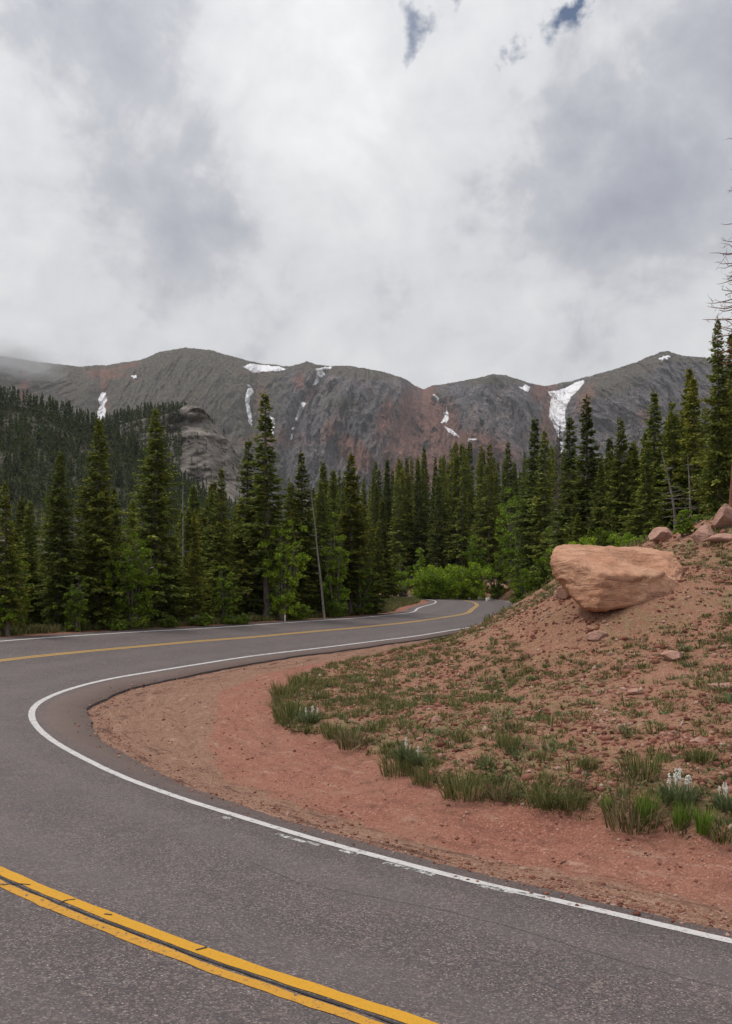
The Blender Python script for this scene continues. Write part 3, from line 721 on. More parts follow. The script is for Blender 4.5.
big_tufts = [
 (290,724,36,'grass','tall green grass tuft at the left tip of the grassy bank'),(283,700,24,'grass','grass tuft on the left rim of the grassy bank below the road'),
 (302,693,22,'grass','grass tuft near the upper left corner of the grassy bank'),(335,742,24,'grass','low grass tuft just right of the bank tip'),
 (352,750,26,'grass_dry','brownish grass tuft on the gravel rim right of the bank tip'),(398,775,36,'grass','broad grass tuft below the pair of white flower spikes'),
 (425,786,26,'grass','grass tuft left of the dark reedy clump on the gravel rim'),(463,799,36,'grass','dark reedy grass clump on the gravel rim left of centre'),
 (500,802,26,'grass_dry','yellowish grass tuft on the gravel rim right of the dark clump'),(548,812,34,'grass','tall grass tuft at the gravel rim under the driftwood piece'),
 (573,815,28,'grass','grass tuft right of the tall rim tuft under the driftwood'),(606,818,20,'grass_bright','small bright grass tuft left of the tall brown clump'),
 (632,830,44,'grass_dry','tall brown grass clump at the gravel rim near the flowering plant'),(645,828,40,'grass_bright','bright green upright grass beside the tall brown clump'),
 (680,836,28,'grass_bright','bright green grass tuft below the flowering plant'),(703,842,36,'grass_bright','bright green grass tuft near the lower right of the bank'),
 (724,848,30,'grass','grass tuft at the right edge beside the gravel'),(641,785,32,'grass','rounded grass tuft left above the flowering plant'),
 (587,778,22,'grass','small grass tuft in the middle of the stony bank'),(510,755,20,'grass','small dark tuft behind the round pink stone'),
 (700,770,26,'grass','pale green grass tuft right above the flowering plant'),(462,748,16,'grass','low grass tuft beside the flat pink stone'),
 (578,802,16,'grass_dry','small dry tuft behind the gravel rim tufts'),(545,790,18,'grass','short tuft right beside the driftwood piece')]
for k, (u, v, hp, kind, lab) in enumerate(big_tufts):
    p = ray(u, v); hh = hp * p[1] / F / .37 * (.85 + .3 * ((k * 7) % 5) / 5)
    o = add('grass_tuft', tuft_mesh(kind, k % 4), None, (p[0], p[1], bank(p[0], p[1]) - .01)); o.scale = (hh * .95, hh * .95, hh); o.rotation_euler = (0, 0, k * 1.3)
    tag(o, lab, 'grass tuft', 'bunch grass tufts on the bank')
def grass_stuff():
    g = np.random.default_rng(33); Vs, Q, T3 = [], [], []; off = 0; c = 0
    MI = []
    def put(x, y, z, h, s, nb, lean=.45, w=.006, m=None):
        nonlocal off, c
        V, q, t = blades(nb, h, s, g, lean, w); Vs.append(V + [x, y, z]); Q.append(q + off); T3.append(t + off); off += len(V); c += 1; MI.append((nb, (0 if g.random() < .75 else 2) if m is None else m))
    # slope
    tot = 0
    while tot < 7500:
        m = 3000; d = 7.5 + 24 * g.random(m)**1.3; x = g.uniform(-.15, .85, m) * d
        z, j, w, di, do = ground(x, d, True); s_d = poly_sd(np.c_[x, d], grass_poly)
        cl = fbm(x * .35, d * .35, 8, 3) + .5 * fbm(x * 1.3, d * 1.3, 3, 2)
        ok = (s_d > .0) & (di > .5) & (g.random(m) < np.clip(.28 + 1.2 * cl + .30 * sstep(13, 17, d), .10, 1)) & ~((x > 3.8) & (x < 8.0) & (d > 18.8) & (d < 25))
        for i in np.where(ok)[0][:7500 - tot]:
            zz = z[i] + .09 * (1 - float(sstep(.25, 6, s_d[i]))) * float(sstep(-.1, .25, s_d[i]))
            k_ = g.random(); sc_ = .6 + 1.1 * g.random()**3
            put(x[i], d[i], zz - .01, g.uniform(.05, .14) * sc_, g.uniform(.08, .24) * sc_, int(20 * sc_) + 4, .6 if k_ < .7 else 1.3, (.0045 if k_ < .7 else .010) + .00012 * d[i], 0 if k_ < .55 else (1 if k_ < .8 else 2)); tot += 1
    # rim band of the grassy bank
    for a, b in zip(edge_w[1:-1], edge_w[2:]):
        L = np.linalg.norm(b - a)
        for _ in range(int(L * 9)):
            t = g.random(); p = a + (b - a) * t; nn = np.array([-(b - a)[1], (b - a)[0]]) / max(L, .01)
            for sgn in (1, -1):
                q = p + nn * sgn * abs(g.normal(.05, .28))
                if poly_sd(q[None], grass_poly)[0] > .03:
                    put(q[0], q[1], bank(q[0], q[1]) - .01, g.uniform(.06, .22), g.uniform(.1, .25), 34); break
    # left tip of the bank is densely grassed
    tot = 0
    while tot < 120:
        x, y = g.uniform(-2.4, .8), g.uniform(14, 22.5)
        if poly_sd(np.array([[x, y]]), grass_poly)[0] > .05: put(x, y, bank(x, y) - .01, g.uniform(.10, .27), .25, 30); tot += 1
    # beyond the crest, down to the far bend
    tot = 0
    while tot < 900:
        x, d = g.uniform(4, 22), g.uniform(30, 78)
        z, j, w, di, do = ground(np.array([x]), np.array([d]), True)
        if di[0] > .7 and do[0] < 0: put(x, d, z[0] - .01, g.uniform(.10, .35), .45, 20, .55, .016); tot += 1
    # verge beyond the outer edge of the road
    for i in np.arange(i_apex - 4, i_bend + 60, .22):
        for _ in range(3):
            j = int(i); wv = WO[j] + 1.0 + abs(g.normal(0, .9)) if g.random() < .75 else WO[j] + g.uniform(1, 8)
            p = rp(i + g.random(), wv)
            put(p[0], p[1], gz(p[0], p[1]) - .02, g.uniform(.12, .42), .4, 26, .5, .012)
    # verge beyond the inner edge at the far bend
    for i in np.arange(i_vis + 20, i_bend + 90, .3):
        j = int(i); p = rp(i, WE[j] - g.uniform(.6, 5)); put(p[0], p[1], gz(p[0], p[1]) - .02, g.uniform(.15, .4), .5, 22, .5, .018)
    print('grass tufts', c)
    return mesh_np('grass', np.vstack(Vs), [np.vstack(Q), np.vstack(T3)], [M['grass'], M['herb'], M['grass_dry']], False, np.tile(np.concatenate([np.full(a, b) for a, b in MI]), 2))
tag(add('grass', grass_stuff()), 'short patchy grass growing over the slope and road verges', 'grass', kind='stuff')
# flowering plants
def plant(u, v, hp, label, seed, spikes, wide=1.0):
    p = ray(u, v); h = hp * p[1] / F; g = np.random.default_rng(seed)
    r = tag(empty('flowering_plant', (p[0], p[1], bank(p[0], p[1]) - .01)), label, 'wildflower', 'white-flowered plants on the bank')
    V, q, t3 = blades(260, h * .8, h * .8 * wide, g, .55, h * .022); add('leaves', mesh_np('leaves', V, [q, t3], M['herb']), r)
    for k in range(spikes):
        a, rad = g.uniform(0, 6.28), h * .42 * wide * math.sqrt(g.random()) * (spikes > 1); sh = h * g.uniform(.85, 1.05)
        x, y = rad * math.cos(a), rad * math.sin(a); Vs, Fs, o_ = [], [], 0
        vv, ff = ICO[1]
        for _ in range(24):
            tz = g.uniform(.68, 1); rr_ = h * .06 * math.sin(math.pi * min(1, (tz - .6) / .42)) + .004; aa = g.uniform(0, 6.28)
            s_ = h * .021
            Vs.append(vv * [s_, s_, s_ * .7] + [x + rr_ * math.cos(aa) * g.uniform(.5, 1), y + rr_ * math.sin(aa) * g.uniform(.5, 1), sh * tz]); Fs.append(ff + o_); o_ += len(vv)
        vs_, fs_ = tube(np.array([[x, y, sh * .45], [x, y, sh * .75], [x, y, sh]]), [h * .008, h * .014, h * .006], 5); Vs.append(vs_); Fq = fs_ + o_
        add('flower_spike', mesh_np('flower_spike', np.vstack(Vs), [np.vstack(Fs), Fq], M['petal']), r)
plant(311, 728, 18, 'white-flowered plant near the left tip of the bank', 1, 4)
plant(300, 724, 13, 'small single white flower just left of the leftmost flowering plant', 2, 1)
plant(406, 768, 28, 'tall single white flower spike left of a shorter one', 3, 1, .6)
plant(418, 772, 20, 'shorter white flower spike right of the tall single spike', 4, 1, .6)
plant(679, 812, 33, 'large bushy plant topped with several white flowers near the lower right', 5, 8, 1.2)
plant(727, 818, 24, 'white-flowered plant at the right edge of the photo', 6, 5, 1.2)

# ------------------------------------------------------------------ tubes, branches
class Acc:
    def __init__(s): s.V, s.F, s.n = [], {}, 0
    def add(s, V, f):
        s.V.append(np.asarray(V, float)); s.F.setdefault(f.shape[1], []).append(f + s.n); s.n += len(V)
    def mesh(s, name, mat, smooth=False): return mesh_np(name, np.vstack(s.V), [np.vstack(x) for x in s.F.values()], mat, smooth)
def stick(px_pts, label, wid, name='driftwood'):
    p0 = ray(*px_pts[0]); pts = []
    for k, (u, v) in enumerate(px_pts):
        q = at(u, v, p0[1] + .02 * k); pts.append(q)
    pts = np.array(pts); base = pts[0].copy(); pts -= base
    V, f = tube(pts, np.linspace(wid, wid * .4, len(pts)), 6)
    tag(add(name, mesh_np(name, V, [f], M['drift'], True), None, base), label, 'driftwood')
stick([(680,732),(681,729),(679,727),(682,723),(683,720)], 'thin bleached twig standing up from the slope at right', .012, 'dead_twig')
stick([(527,782),(532,780),(536,778),(540,776)], 'short bleached wood chip lying on the bank', .035, 'wood_chip')

# ------------------------------------------------------------------ spruces (unit height 10 m)
def spruce_parts(seed, Rr=1.35, bare=.12, dens=1.0, mat='needles', dead=False, droop=.28, gaps=.12):
    g = np.random.default_rng(seed); H = 10.0
    tr = Acc(); zs = np.linspace(0, H, 14); wob = .05 * np.c_[fbm(zs * .3, seed, 0, 2), fbm(zs * .3, seed + 9, 0, 2)]
    rad = .125 * (1 - zs / H)**.85 + .012; rad[0] *= 1.25
    tp = np.c_[wob * (1 - zs / H)[:, None] * 3, zs]; tr.add(*tube(tp, rad, 8))
    for _ in range(int(22 + bare * 60)):     # dead stubs on the lower trunk
        z = g.uniform(.06, max(.12, bare + .15)) * H; a = g.uniform(0, 6.28); L = g.uniform(.2, .8); e = g.uniform(-.5, .1)
        q = np.array([[0, 0, 0], [math.cos(a) * L * .5, math.sin(a) * L * .5, L * e * .3], [math.cos(a) * L, math.sin(a) * L, L * e]]) + [0, 0, z]
        tr.add(*tube(q, [.018, .012, .004], 3))
    Vs = []; z = bare * H
    asym = g.uniform(0, 6.28)
    while z < H * .985:
        f = (z / H - bare) / (1 - bare); prof = Rr * 1.22 * ((1 - f)**.95) * (.62 + .38 * sstep(0, .18, f)) + .05
        prof *= 1 + .30 * perlin(z * .55, seed * 3.1)
        nb = int(round((6.8 if f < .85 else 5) * dens)); a0 = g.uniform(0, 6.28)
        for b in range(nb):
            if g.random() < gaps: continue
            a = a0 + 6.283 * b / nb + g.normal(0, .25); L = prof * g.uniform(.40, 1.32) * (1 + .18 * math.cos(a - asym + z * .5))
            zz = z + g.normal(0, .07); dr = droop * (1 - f) + .02; up = .30 * f
            nt = max(6, int(L / .050 * (1 if not dead else .4)))
            t = (np.arange(nt * 2) // 2 + g.random(nt * 2)) / nt; t = .10 + .90 * np.clip(t, 0, 1); side = np.where(np.arange(nt * 2) % 2, 1, -1)
            cx = t * L; cz = zz + L * (up * t - dr * t + .20 * dr * t**3 * 1.6)
            # twig
            tl = (.36 * L**.5 * (1.12 - t) * g.uniform(.6, 1.25, len(t)) + .07) ; ang = side * g.uniform(.55, 1.05, len(t))
            ang[-2:] *= .2
            dxl = np.cos(ang) * tl; dyl = np.sin(ang) * tl; dzl = -tl * g.uniform(.05, .55, len(t)) + .03
            wid = g.uniform(.030, .062, len(t)) * (.35 if dead else 1)
            roll = g.uniform(-.9, .9, len(t))
            # local frame: x out, y side
            P1 = np.c_[cx, g.normal(0, .03, len(t)), cz + g.normal(0, .035, len(t))]; P2 = P1 + np.c_[dxl, dyl, dzl]
            sx = np.c_[-dyl, dxl, np.zeros(len(t))] / tl[:, None] * np.cos(roll)[:, None]; sx[:, 2] = np.sin(roll)
            Mid = P1 * .45 + P2 * .55
            q = np.stack([P1, Mid + sx * wid[:, None], P2, Mid - sx * wid[:, None]], 1)
            c, s_ = math.cos(a), math.sin(a)
            q = np.stack([q[..., 0] * c - q[..., 1] * s_, q[..., 0] * s_ + q[..., 1] * c, q[..., 2]], -1)
            Vs.append(q)
            if L > .5: tr.add(*tube(np.array([[0, 0, zz], [c * L * .5, s_ * L * .5, float(zz + L * (up * .5 - dr * .5))], [c * L * .92, s_ * L * .92, float(zz + L * (up - dr * .8) * .92)]]), [.022, .014, .005], 3))
        z += g.uniform(.13, .23) * (1.0 if f < .8 else .7)
    # leader
    for k in range(14):
        a = g.uniform(0, 6.28); zz = H * .96 + .035 * k; l = .14
        p1 = np.array([0, 0, zz]); p2 = p1 + [l * math.cos(a), l * math.sin(a), l * .8]; sd_ = np.array([-math.sin(a), math.cos(a), 0]) * .02
        Vs.append(np.stack([p1, (p1 + p2) / 2 + sd_, p2, (p1 + p2) / 2 - sd_])[None])
    Q = np.concatenate(Vs); Vv = Q.reshape(-1, 3); ff = np.arange(len(Vv)).reshape(-1, 4)
    return tr.mesh('trunk', M['bark'], True), mesh_np('crown', Vv, [ff], M[mat] if not dead else M['dead_needles'])
SP = {}
kinds = {
 'full': [dict(seed=1, Rr=1.75, bare=.03, dens=1.15), dict(seed=2, Rr=1.9, bare=.04, dens=1.1), dict(seed=3, Rr=1.6, bare=.02, dens=1.15), dict(seed=21, Rr=1.75, bare=.05, gaps=.2)],
 'mid': [dict(seed=4, Rr=1.3, bare=.07), dict(seed=5, Rr=1.2, bare=.12), dict(seed=6, Rr=1.45, bare=.05, gaps=.15), dict(seed=22, Rr=1.25, bare=.15, gaps=.28), dict(seed=23, Rr=1.5, bare=.08, gaps=.2)],
 'slim': [dict(seed=7, Rr=1.0, bare=.08, mat='needles_dark'), dict(seed=8, Rr=.9, bare=.14, mat='needles_dark'), dict(seed=9, Rr=1.1, bare=.05, mat='needles_dark'), dict(seed=10, Rr=.85, bare=.2, gaps=.2), dict(seed=24, Rr=.95, bare=.25, gaps=.3), dict(seed=25, Rr=1.15, bare=.08, gaps=.2)],
 'tall': [dict(seed=11, Rr=.95, bare=.22, gaps=.22), dict(seed=12, Rr=.8, bare=.34, gaps=.2)],
 'dead': [dict(seed=13, Rr=.5, bare=.12, dead=True, dens=.9, gaps=.2)]}
for k, l in kinds.items(): SP[k] = [spruce_parts(**a) for a in l]
def conifer(u, vt, d, kind, k=0, wid=1.0, label=None, group=None, rz=None, name='spruce_tree', lean=0):
    x = (u - 366) * d / F; zb = gz(x, d) - .08; H = EYE + (YH - vt) * d / F - zb
    s = H / 10.0; tm, cm = SP[kind][k % len(SP[kind])]
    r = empty(name, (x, d, zb), random.uniform(0, 6.28) if rz is None else rz, (s * wid, s * wid, s))
    r.rotation_euler = (random.gauss(0, .016), random.gauss(0, .016) + lean, r.rotation_euler[2])
    add('trunk', tm, r); add('crown', cm, r)
    tag(r, label, 'tree', group)
    return r
GL = 'spruces along the far side of the road'
near_list = [
 (8,482,31,'mid',1,1.0,'half-bare spruce at the left edge of the photo'),
 (58,452,34.5,'full',2,.92,'broad olive-green spruce second from the left edge'),
 (101,418,35.5,'full',0,.95,'tall dense spruce left of the young aspen'),
 (156,408,38,'full',1,.95,'tallest broad spruce between the aspen and the bare snag'),
 (133,500,44,'mid',0,1.0,'short spruce between the two tallest broad spruces'),
 (30,508,36,'mid',2,1.1,'low spruce between the left-edge spruce and the olive one'),
 (195,512,39,'mid',1,1.0,'small thin spruce right of the bare snag'),
 (222,468,41,'mid',0,.95,'medium spruce with pale trunk left of the tallest slim spruce'),
 (245,440,44,'mid',2,1.05,'dense dark spruce immediately left of the tallest slim spruce'),
 (267,394,43,'tall',0,1.15,'tallest slim spruce with layered branches and a pale bare lower trunk'),
 (304,452,47,'mid',0,1.1,'dark pointed spruce right of the tallest slim spruce'),
 (322,460,50,'slim',0,1.2,'narrow spruce behind the leaning pale trunk'),
 (290,505,43,'full',2,.62,'short bushy spruce beside the small white post'),
 (351,452,49,'mid',1,1.15,'pointed spruce with a bare pale stem left of the road island'),
 (376,520,50,'mid',2,1.0,'short spruce just left of the road island'),
 (384,500,52,'slim',1,1.1,'thin dark spruce standing at the tip of the road island'),
 (333,470,58,'slim',2,1.0,'slender spruce behind the road island spruces'),
 (545,430,70,'slim',3,1.1,'thin spruce right beside the tall centre spruce'),
 (535,418,80,'slim',2,1.1,'tall dark spruce rising above the centre tree line'),
 (590,397,52,'slim',0,1.25,'tall narrow spire spruce in front of the snow gully side'),
 (570,418,58,'slim',2,1.1,'narrow spruce covering the foot of the big snow gully'),
 (612,437,56,'slim',1,1.1,'small-topped spruce right of the spire spruce'),
 (630,418,42,'full',1,.9,'broad dark spruce standing right above the boulder'),
 (654,392,47,'mid',0,1.1,'tall dark spruce behind the broad one above the boulder'),
 (600,462,44,'full',2,.9,'low wide spruce behind the boulder'),
 (643,440,40,'mid',2,1.1,'spruce with drooping boughs above the grey-pink rock'),
 (691,366,46,'mid',0,.95,'taller of the twin spruces left of the big right-hand spruce'),
 (699,374,44,'mid',1,1.0,'shorter of the twin spruces left of the big right-hand spruce'),
 (676,400,45,'mid',2,.95,'spruce just left of the twin spruces'),
 (720,318,34,'full',0,.72,'very tall dense spruce near the right edge of the photo'),
 (737,330,38,'mid',1,1.0,'spruce cut by the right edge behind the tall dense one')]
for (u, vt, d, kd, k, wd, lab) in near_list: conifer(u, vt, d, kd, k, wd, lab)
# stands
cnt = 0
def stand(n_, urange, drange, topf, kinds_, label, group, wid=(.9, 1.25), reject=None):
    global cnt; k = 0; tries = 0; placed = []
    while k < n_ and tries < 4000:
        tries += 1
        u = random.uniform(*urange); d = random.uniform(*drange); x = (u - 366) * d / F
        j, w, al = lateral([x], [d])
        if (WE[j[0]] - 2.0 < w[0] < WO[j[0]] + 2.2) and al[0] < 3: continue
        if reject and reject(x, d, u): continue
        if any(abs(x - a) < 1.3 and abs(d - b) < 1.6 for a, b in placed): continue
        vt = topf(u) + random.uniform(-9, 34)
        kd, kk = random.choice(kinds_); conifer(u, vt, d, kd, kk, random.uniform(*wid), label, group); placed.append((x, d)); k += 1; cnt += 1
GLl = 'dark spruces in the stand behind the left roadside'
stand(40, (-60, 330), (40, 75), lambda u: 498 - .04 * u, [('mid', 0), ('mid', 1), ('mid', 2), ('mid', 3), ('mid', 4), ('slim', 0), ('slim', 5), ('full', 2)], 'dark green spruce in the crowded stand behind the left roadside row', GLl, (1.0, 1.4))
stand(36, (-60, 400), (36, 52), lambda u: 545, [('mid', 2), ('full', 0), ('mid', 0)], 'short understory spruce filling the gaps of the left roadside row', 'understory spruces of the left roadside', (1.2, 1.7), lambda x, d, u: u > 366 + 0 or (x > -2 and d > 48))
tops = lambda u: float(np.interp(u, [320, 360, 400, 425, 450, 485, 525, 560, 600, 640], [482, 470, 463, 452, 446, 452, 452, 455, 460, 470]))
stand(175, (325, 640), (97, 150), lambda u: tops(u) - 1, [('slim', 0), ('slim', 1), ('slim', 2), ('slim', 3), ('slim', 4), ('slim', 5), ('mid', 3)], 'narrow dark spruce in the dense centre stand beyond the far bend', 'narrow spruces of the centre stand', (.62, .95), lambda x, d, u: d > 125 and u < 330)
stand(38, (330, 425), (60, 92), lambda u: 478, [('slim', 0), ('slim', 3), ('mid', 1)], 'narrow spruce in the stand left of the far bend', 'spruces left of the far bend', (.7, 1.0), lambda x, d, u: x > -1.5 + (d - 60) * .02)
stand(40, (560, 760), (44, 78), lambda u: float(np.interp(u, [560, 600, 640, 680, 740], [470, 465, 440, 415, 390])), [('mid', 0), ('mid', 1), ('mid', 2), ('mid', 3), ('mid', 4), ('full', 3), ('full', 1)], 'dark spruce in the stand above the boulder slope', 'spruces of the stand above the boulder', (1.0, 1.3))
stand(12, (770, 1000), (36, 70), lambda u: 400, [('mid', 0), ('mid', 4), ('full', 1)], 'dark spruce in the stand above the boulder slope', 'spruces of the stand above the boulder', (1.0, 1.3))
stand(14, (560, 740), (38, 50), lambda u: 505, [('mid', 2), ('full', 0)], 'young spruce under the stand above the boulder slope', 'young spruces above the boulder', (1.1, 1.5), lambda x, d, u: d < 40 and u > 640)
print('stand trees', cnt)

# dead trees
def snag(u, vb, vt, d, label, nbr=40, maxL=1.2, rad=.11, mat='bark_pale', lean=(0, 0), name='dead_tree', seed=1, zfrom=.3, curve=0):
    g = np.random.default_rng(seed); x = (u - 366) * d / F; zb = gz(x, d) - .1 if vb is None else EYE - (vb - YH) * d / F
    H = EYE + (YH - vt) * d / F - zb
    r = tag(empty(name, (x, d, zb)), label, 'dead tree')
    zz = np.linspace(0, 1, 16); p = np.c_[lean[0] * zz + curve * np.sin(zz * 3.1) + .02 * H * fbm(zz * 3, seed, 0, 2) * .4, lean[1] * zz, zz * H]
    V, f = tube(p, rad * (1 - zz)**.8 + .012, 8); add('trunk', mesh_np('trunk', V, [f], M[mat], True), r)
    A_ = Acc()
    for _ in range(nbr):
        t = g.uniform(zfrom, .98); a = g.uniform(0, 6.28); L = maxL * (1.25 - t) * g.uniform(.4, 1.1) + .12; o_ = np.array([np.interp(t, zz, p[:, k]) for k in range(3)])
        e1, e2 = g.uniform(-.2, .15), g.uniform(-.1, .5)
        q = np.array([[0, 0, 0], [.45, .03, e1 * .5], [.8, g.uniform(-.15, .15), e1 * .6 + e2 * .2], [1, g.uniform(-.2, .2), e1 * .6 + e2 * .5]]) * L
        c, s_ = math.cos(a), math.sin(a); q = np.c_[q[:, 0] * c - q[:, 1] * s_, q[:, 0] * s_ + q[:, 1] * c, q[:, 2]] + o_
        if nbr <= 30: A_ = Acc()
        A_.add(*tube(q, np.array([.022, .016, .010, .004]) * (.5 + L * .5), 4))
        for _ in range(3):
            b0 = q[1] + (q[3] - q[1]) * g.random(); dv = g.normal(size=3) * .14 * L; A_.add(*tube(np.array([b0, b0 + dv * .6, b0 + dv + [0, 0, .03]]), [.007, .005, .002], 3))
        if nbr <= 30: add('branch', A_.mesh('branch', M[mat], True), r)
    if nbr > 30: add('branches', A_.mesh('branches', M[mat], True), r)
    return r
snag(183, None, 476, 46, 'bare pale snag right of the tallest broad spruce', 14, .5, .07, seed=3)
snag(325, None, 486, 44.5, 'leaning thin pale dead trunk left of the pointed spruce', 10, .5, .055, lean=(-.75, 0), seed=4)
snag(673, None, 450, 41, 'pale forked dead aspen trunk left of the right-hand spruce', 26, 1.3, .075, lean=(-.6, 0), seed=5, curve=.35)
snag(694, None, 455, 40, 'straight pale dead trunk beside the forked one', 16, .8, .06, seed=6, lean=(-.3, 0))
snag(731.5, None, 118, 27, 'very tall bare dead tree at the right edge of the photo', 110, 1.4, .09, 'bark_red', seed=7, zfrom=.38, name='dead_tree', lean=(.55, 0))
conifer(556, 428, 64, 'dead', 0, 1.0, 'grey dead spruce with bare twigs in front of the snow gully foot', name='dead_spruce')

# ------------------------------------------------------------------ broadleaf shrubs / aspens
def bush_parts(seed, H, Wd, nleaf, ls, mat, stems=7, upright=.5):
    g = np.random.default_rng(seed); st = Acc(); cl = []
    for _ in range(stems):
        a = g.uniform(0, 6.28); rr_ = Wd * .5 * math.sqrt(g.random()) * .9; hh = H * g.uniform(.65, .98) * (1 - .35 * (rr_ / (Wd * .5))**2)
        tip = np.array([rr_ * math.cos(a), rr_ * math.sin(a), hh]); mid = tip * [.45, .45, .55]
        q = np.array([[0.1 * math.cos(a), .1 * math.sin(a), 0], mid, tip]); st.add(*tube(q, [.03 * H / 2.5, .018 * H / 2.5, .004], 5))
        for _ in range(16):
            t = g.uniform(.15, 1.0); p = q[0] * (1 - t)**2 + 2 * mid * t * (1 - t) + tip * t * t
            e = p + g.normal(size=3) * [Wd * .13, Wd * .13, H * .08]; e[2] = max(e[2], .15); cl.append((e, g.uniform(.06, .19) * max(Wd, H * .5) * .5))
            st.add(*tube(np.array([p, (p + e) / 2 + [0, 0, .03], e]), [.008, .006, .003], 3))
    w = np.array([r_**2 for _, r_ in cl]); w /= w.sum(); k = g.choice(len(cl), nleaf, p=w)
    C_ = np.array([c for c, _ in cl])[k]; Rr = np.array([r_ for _, r_ in cl])[k]
    dv = g.normal(size=(nleaf, 3)); dv /= np.linalg.norm(dv, axis=1)[:, None]; P_ = C_ + dv * (Rr * g.random(nleaf)**.45)[:, None] * [1, 1, .75]
    P_[:, 2] = np.maximum(P_[:, 2], .03)
    n1 = g.normal(size=(nleaf, 3)); n1 /= np.linalg.norm(n1, axis=1)[:, None]; n2 = np.cross(n1, g.normal(size=(nleaf, 3))); n2 /= np.linalg.norm(n2, axis=1)[:, None]
    s_ = (ls * g.uniform(.6, 1.3, nleaf))[:, None]
    Q = np.stack([P_ - n1 * s_, P_ + n2 * s_ * .55, P_ + n1 * s_, P_ - n2 * s_ * .55], 1)
    return st.mesh('stems', M['bark'], True), mesh_np('leaves', Q.reshape(-1, 3), [np.arange(nleaf * 4).reshape(-1, 4)], M[mat])
def bush(u, vt, d, wpx, label, seed, mat='leaf', cat='bush', name='bush', n_=7000, ls=.05, vb=None, stems=8):
    x = (u - 366) * d / F; zb = gz(x, d) - .05; H = EYE + (YH - vt) * d / F - zb; Wd = wpx * d / F
    r = tag(empty(name, (x, d, zb)), label, cat); a, b = bush_parts(seed, H, Wd, n_, ls, mat, stems); add('trunk' if cat == 'tree' else 'stems', a, r); add('crown' if cat == 'tree' else 'leaves', b, r)
bush(133, 527, 35.4, 58, 'young bright green aspen between the two tall broad spruces', 31, 'leaf', 'tree', 'aspen_tree', 12000, .055, stems=16)
bush(-2, 560, 31, 50, 'bright green shrub cut off by the left edge of the photo', 32, stems=10)
bush(22, 545, 32.5, 24, 'slim bright aspen sapling beside the left-edge shrub', 33, 'leaf', 'tree', 'aspen_tree', 3500)
bush(283, 508, 42.6, 42, 'bright green aspen behind the tallest slim spruce', 34, 'leaf', 'tree', 'aspen_tree', 8000, .06, stems=12)
bush(335, 518, 46.5, 36, 'bright green aspen beside the leaning dead trunk', 35, 'leaf', 'tree', 'aspen_tree', 7000, .06, stems=12)
bush(361, 543, 48.8, 34, 'dull green aspen by the road island', 36, 'leaf_dull', 'tree', 'aspen_tree', 7000, .06, stems=12)
bush(428, 562, 88, 52, 'wide bright willow bush left of the far road bend', 37, 'leaf', n_=11000, ls=.10, stems=18)
bush(465, 559, 86, 50, 'rounded bright willow bush above the far road bend', 38, 'leaf', n_=11000, ls=.10, stems=18)
bush(445, 566, 92, 46, 'bright willow bush behind the two roadside ones', 39, 'leaf_dull', n_=8000, ls=.10, stems=14)
bush(476, 522, 91, 26, 'tall bright aspen above the willow bushes', 40, 'leaf', 'tree', 'aspen_tree', 6000, .11, stems=10)
bush(421, 538, 92, 14, 'small bright aspen left of the tall one', 41, 'leaf', 'tree', 'aspen_tree', 2500, .10)
bush(514, 478, 91, 38, 'tall slender bright aspen in the centre stand', 42, 'leaf', 'tree', 'aspen_tree', 8000, .11, stems=14)
bush(540, 490, 90, 22, 'bright aspen right of the taller centre one', 43, 'leaf', 'tree', 'aspen_tree', 5000, .11, stems=9)
bush(556, 516, 60, 40, 'feathery light green young aspen left of the boulder', 44, 'leaf', 'tree', 'aspen_tree', 8000, .07, stems=12)
bush(547, 556, 57, 40, 'dense green bush on the road cut left of the boulder', 45, 'leaf_dull', n_=8000, ls=.08, stems=12)
bush(522, 560, 70, 40, 'bright green bush on the bank right of the far road bend', 46, 'leaf', n_=6000, ls=.09, stems=12)
bush(577, 538, 34, 50, 'green undergrowth bush behind the left end of the boulder', 47, 'leaf', n_=8000, ls=.05, stems=12)
bush(612, 516, 40, 46, 'light green sapling bush behind the boulder', 48, 'leaf_dull', n_=7000, ls=.055, stems=12)
bush(648, 538, 34, 44, 'low green bush behind the right end of the boulder', 49, 'leaf', n_=7000, ls=.05, stems=12)
bush(684, 506, 27.5, 22, 'small bright leafy bush beside the grey-pink rock', 50, 'leaf', n_=5000, ls=.035, stems=9)
bush(692, 440, 52, 22, 'pale green slender aspen behind the dead trunks', 51, 'leaf_dull', 'tree', 'aspen_tree', 5000, .07, stems=9)
for k, (u, d, vt, w_) in enumerate([(75, 34, 612, 26), (120, 34.5, 618, 22), (205, 38, 612, 26), (240, 39, 613, 24), (300, 43.5, 603, 24), (335, 46, 600, 24), (170, 36.5, 614, 20), (365, 50, 594, 20)]):
    bush(u, vt, d, w_, 'low green shrub at the foot of the left roadside trees', 60 + k, 'leaf_dull', n_=2500, ls=.05, stems=8)
for o in list(sc.objects):
    if o.get('label') == 'low green shrub at the foot of the left roadside trees': o['group'] = 'low shrubs at the foot of the left roadside trees'
bush(497, 548, 88, 30, 'light green sapling above the red rock beyond the far bend', 71, 'leaf', 'tree', 'aspen_tree', 5000, .10, stems=9)
bush(395, 560, 96, 40, 'soft green bush behind the pointed grey rock by the road', 72, 'leaf_dull', n_=6000, ls=.10, stems=12)
bush(668, 532, 33, 40, 'leafy green bush above the right end of the boulder', 73, 'leaf_dull', n_=6000, ls=.05, stems=10)
bush(225, 560, 39.5, 26, 'light green sapling under the medium spruce with pale trunk', 74, 'leaf_dull', 'tree', 'aspen_tree', 4500, .055, stems=9)
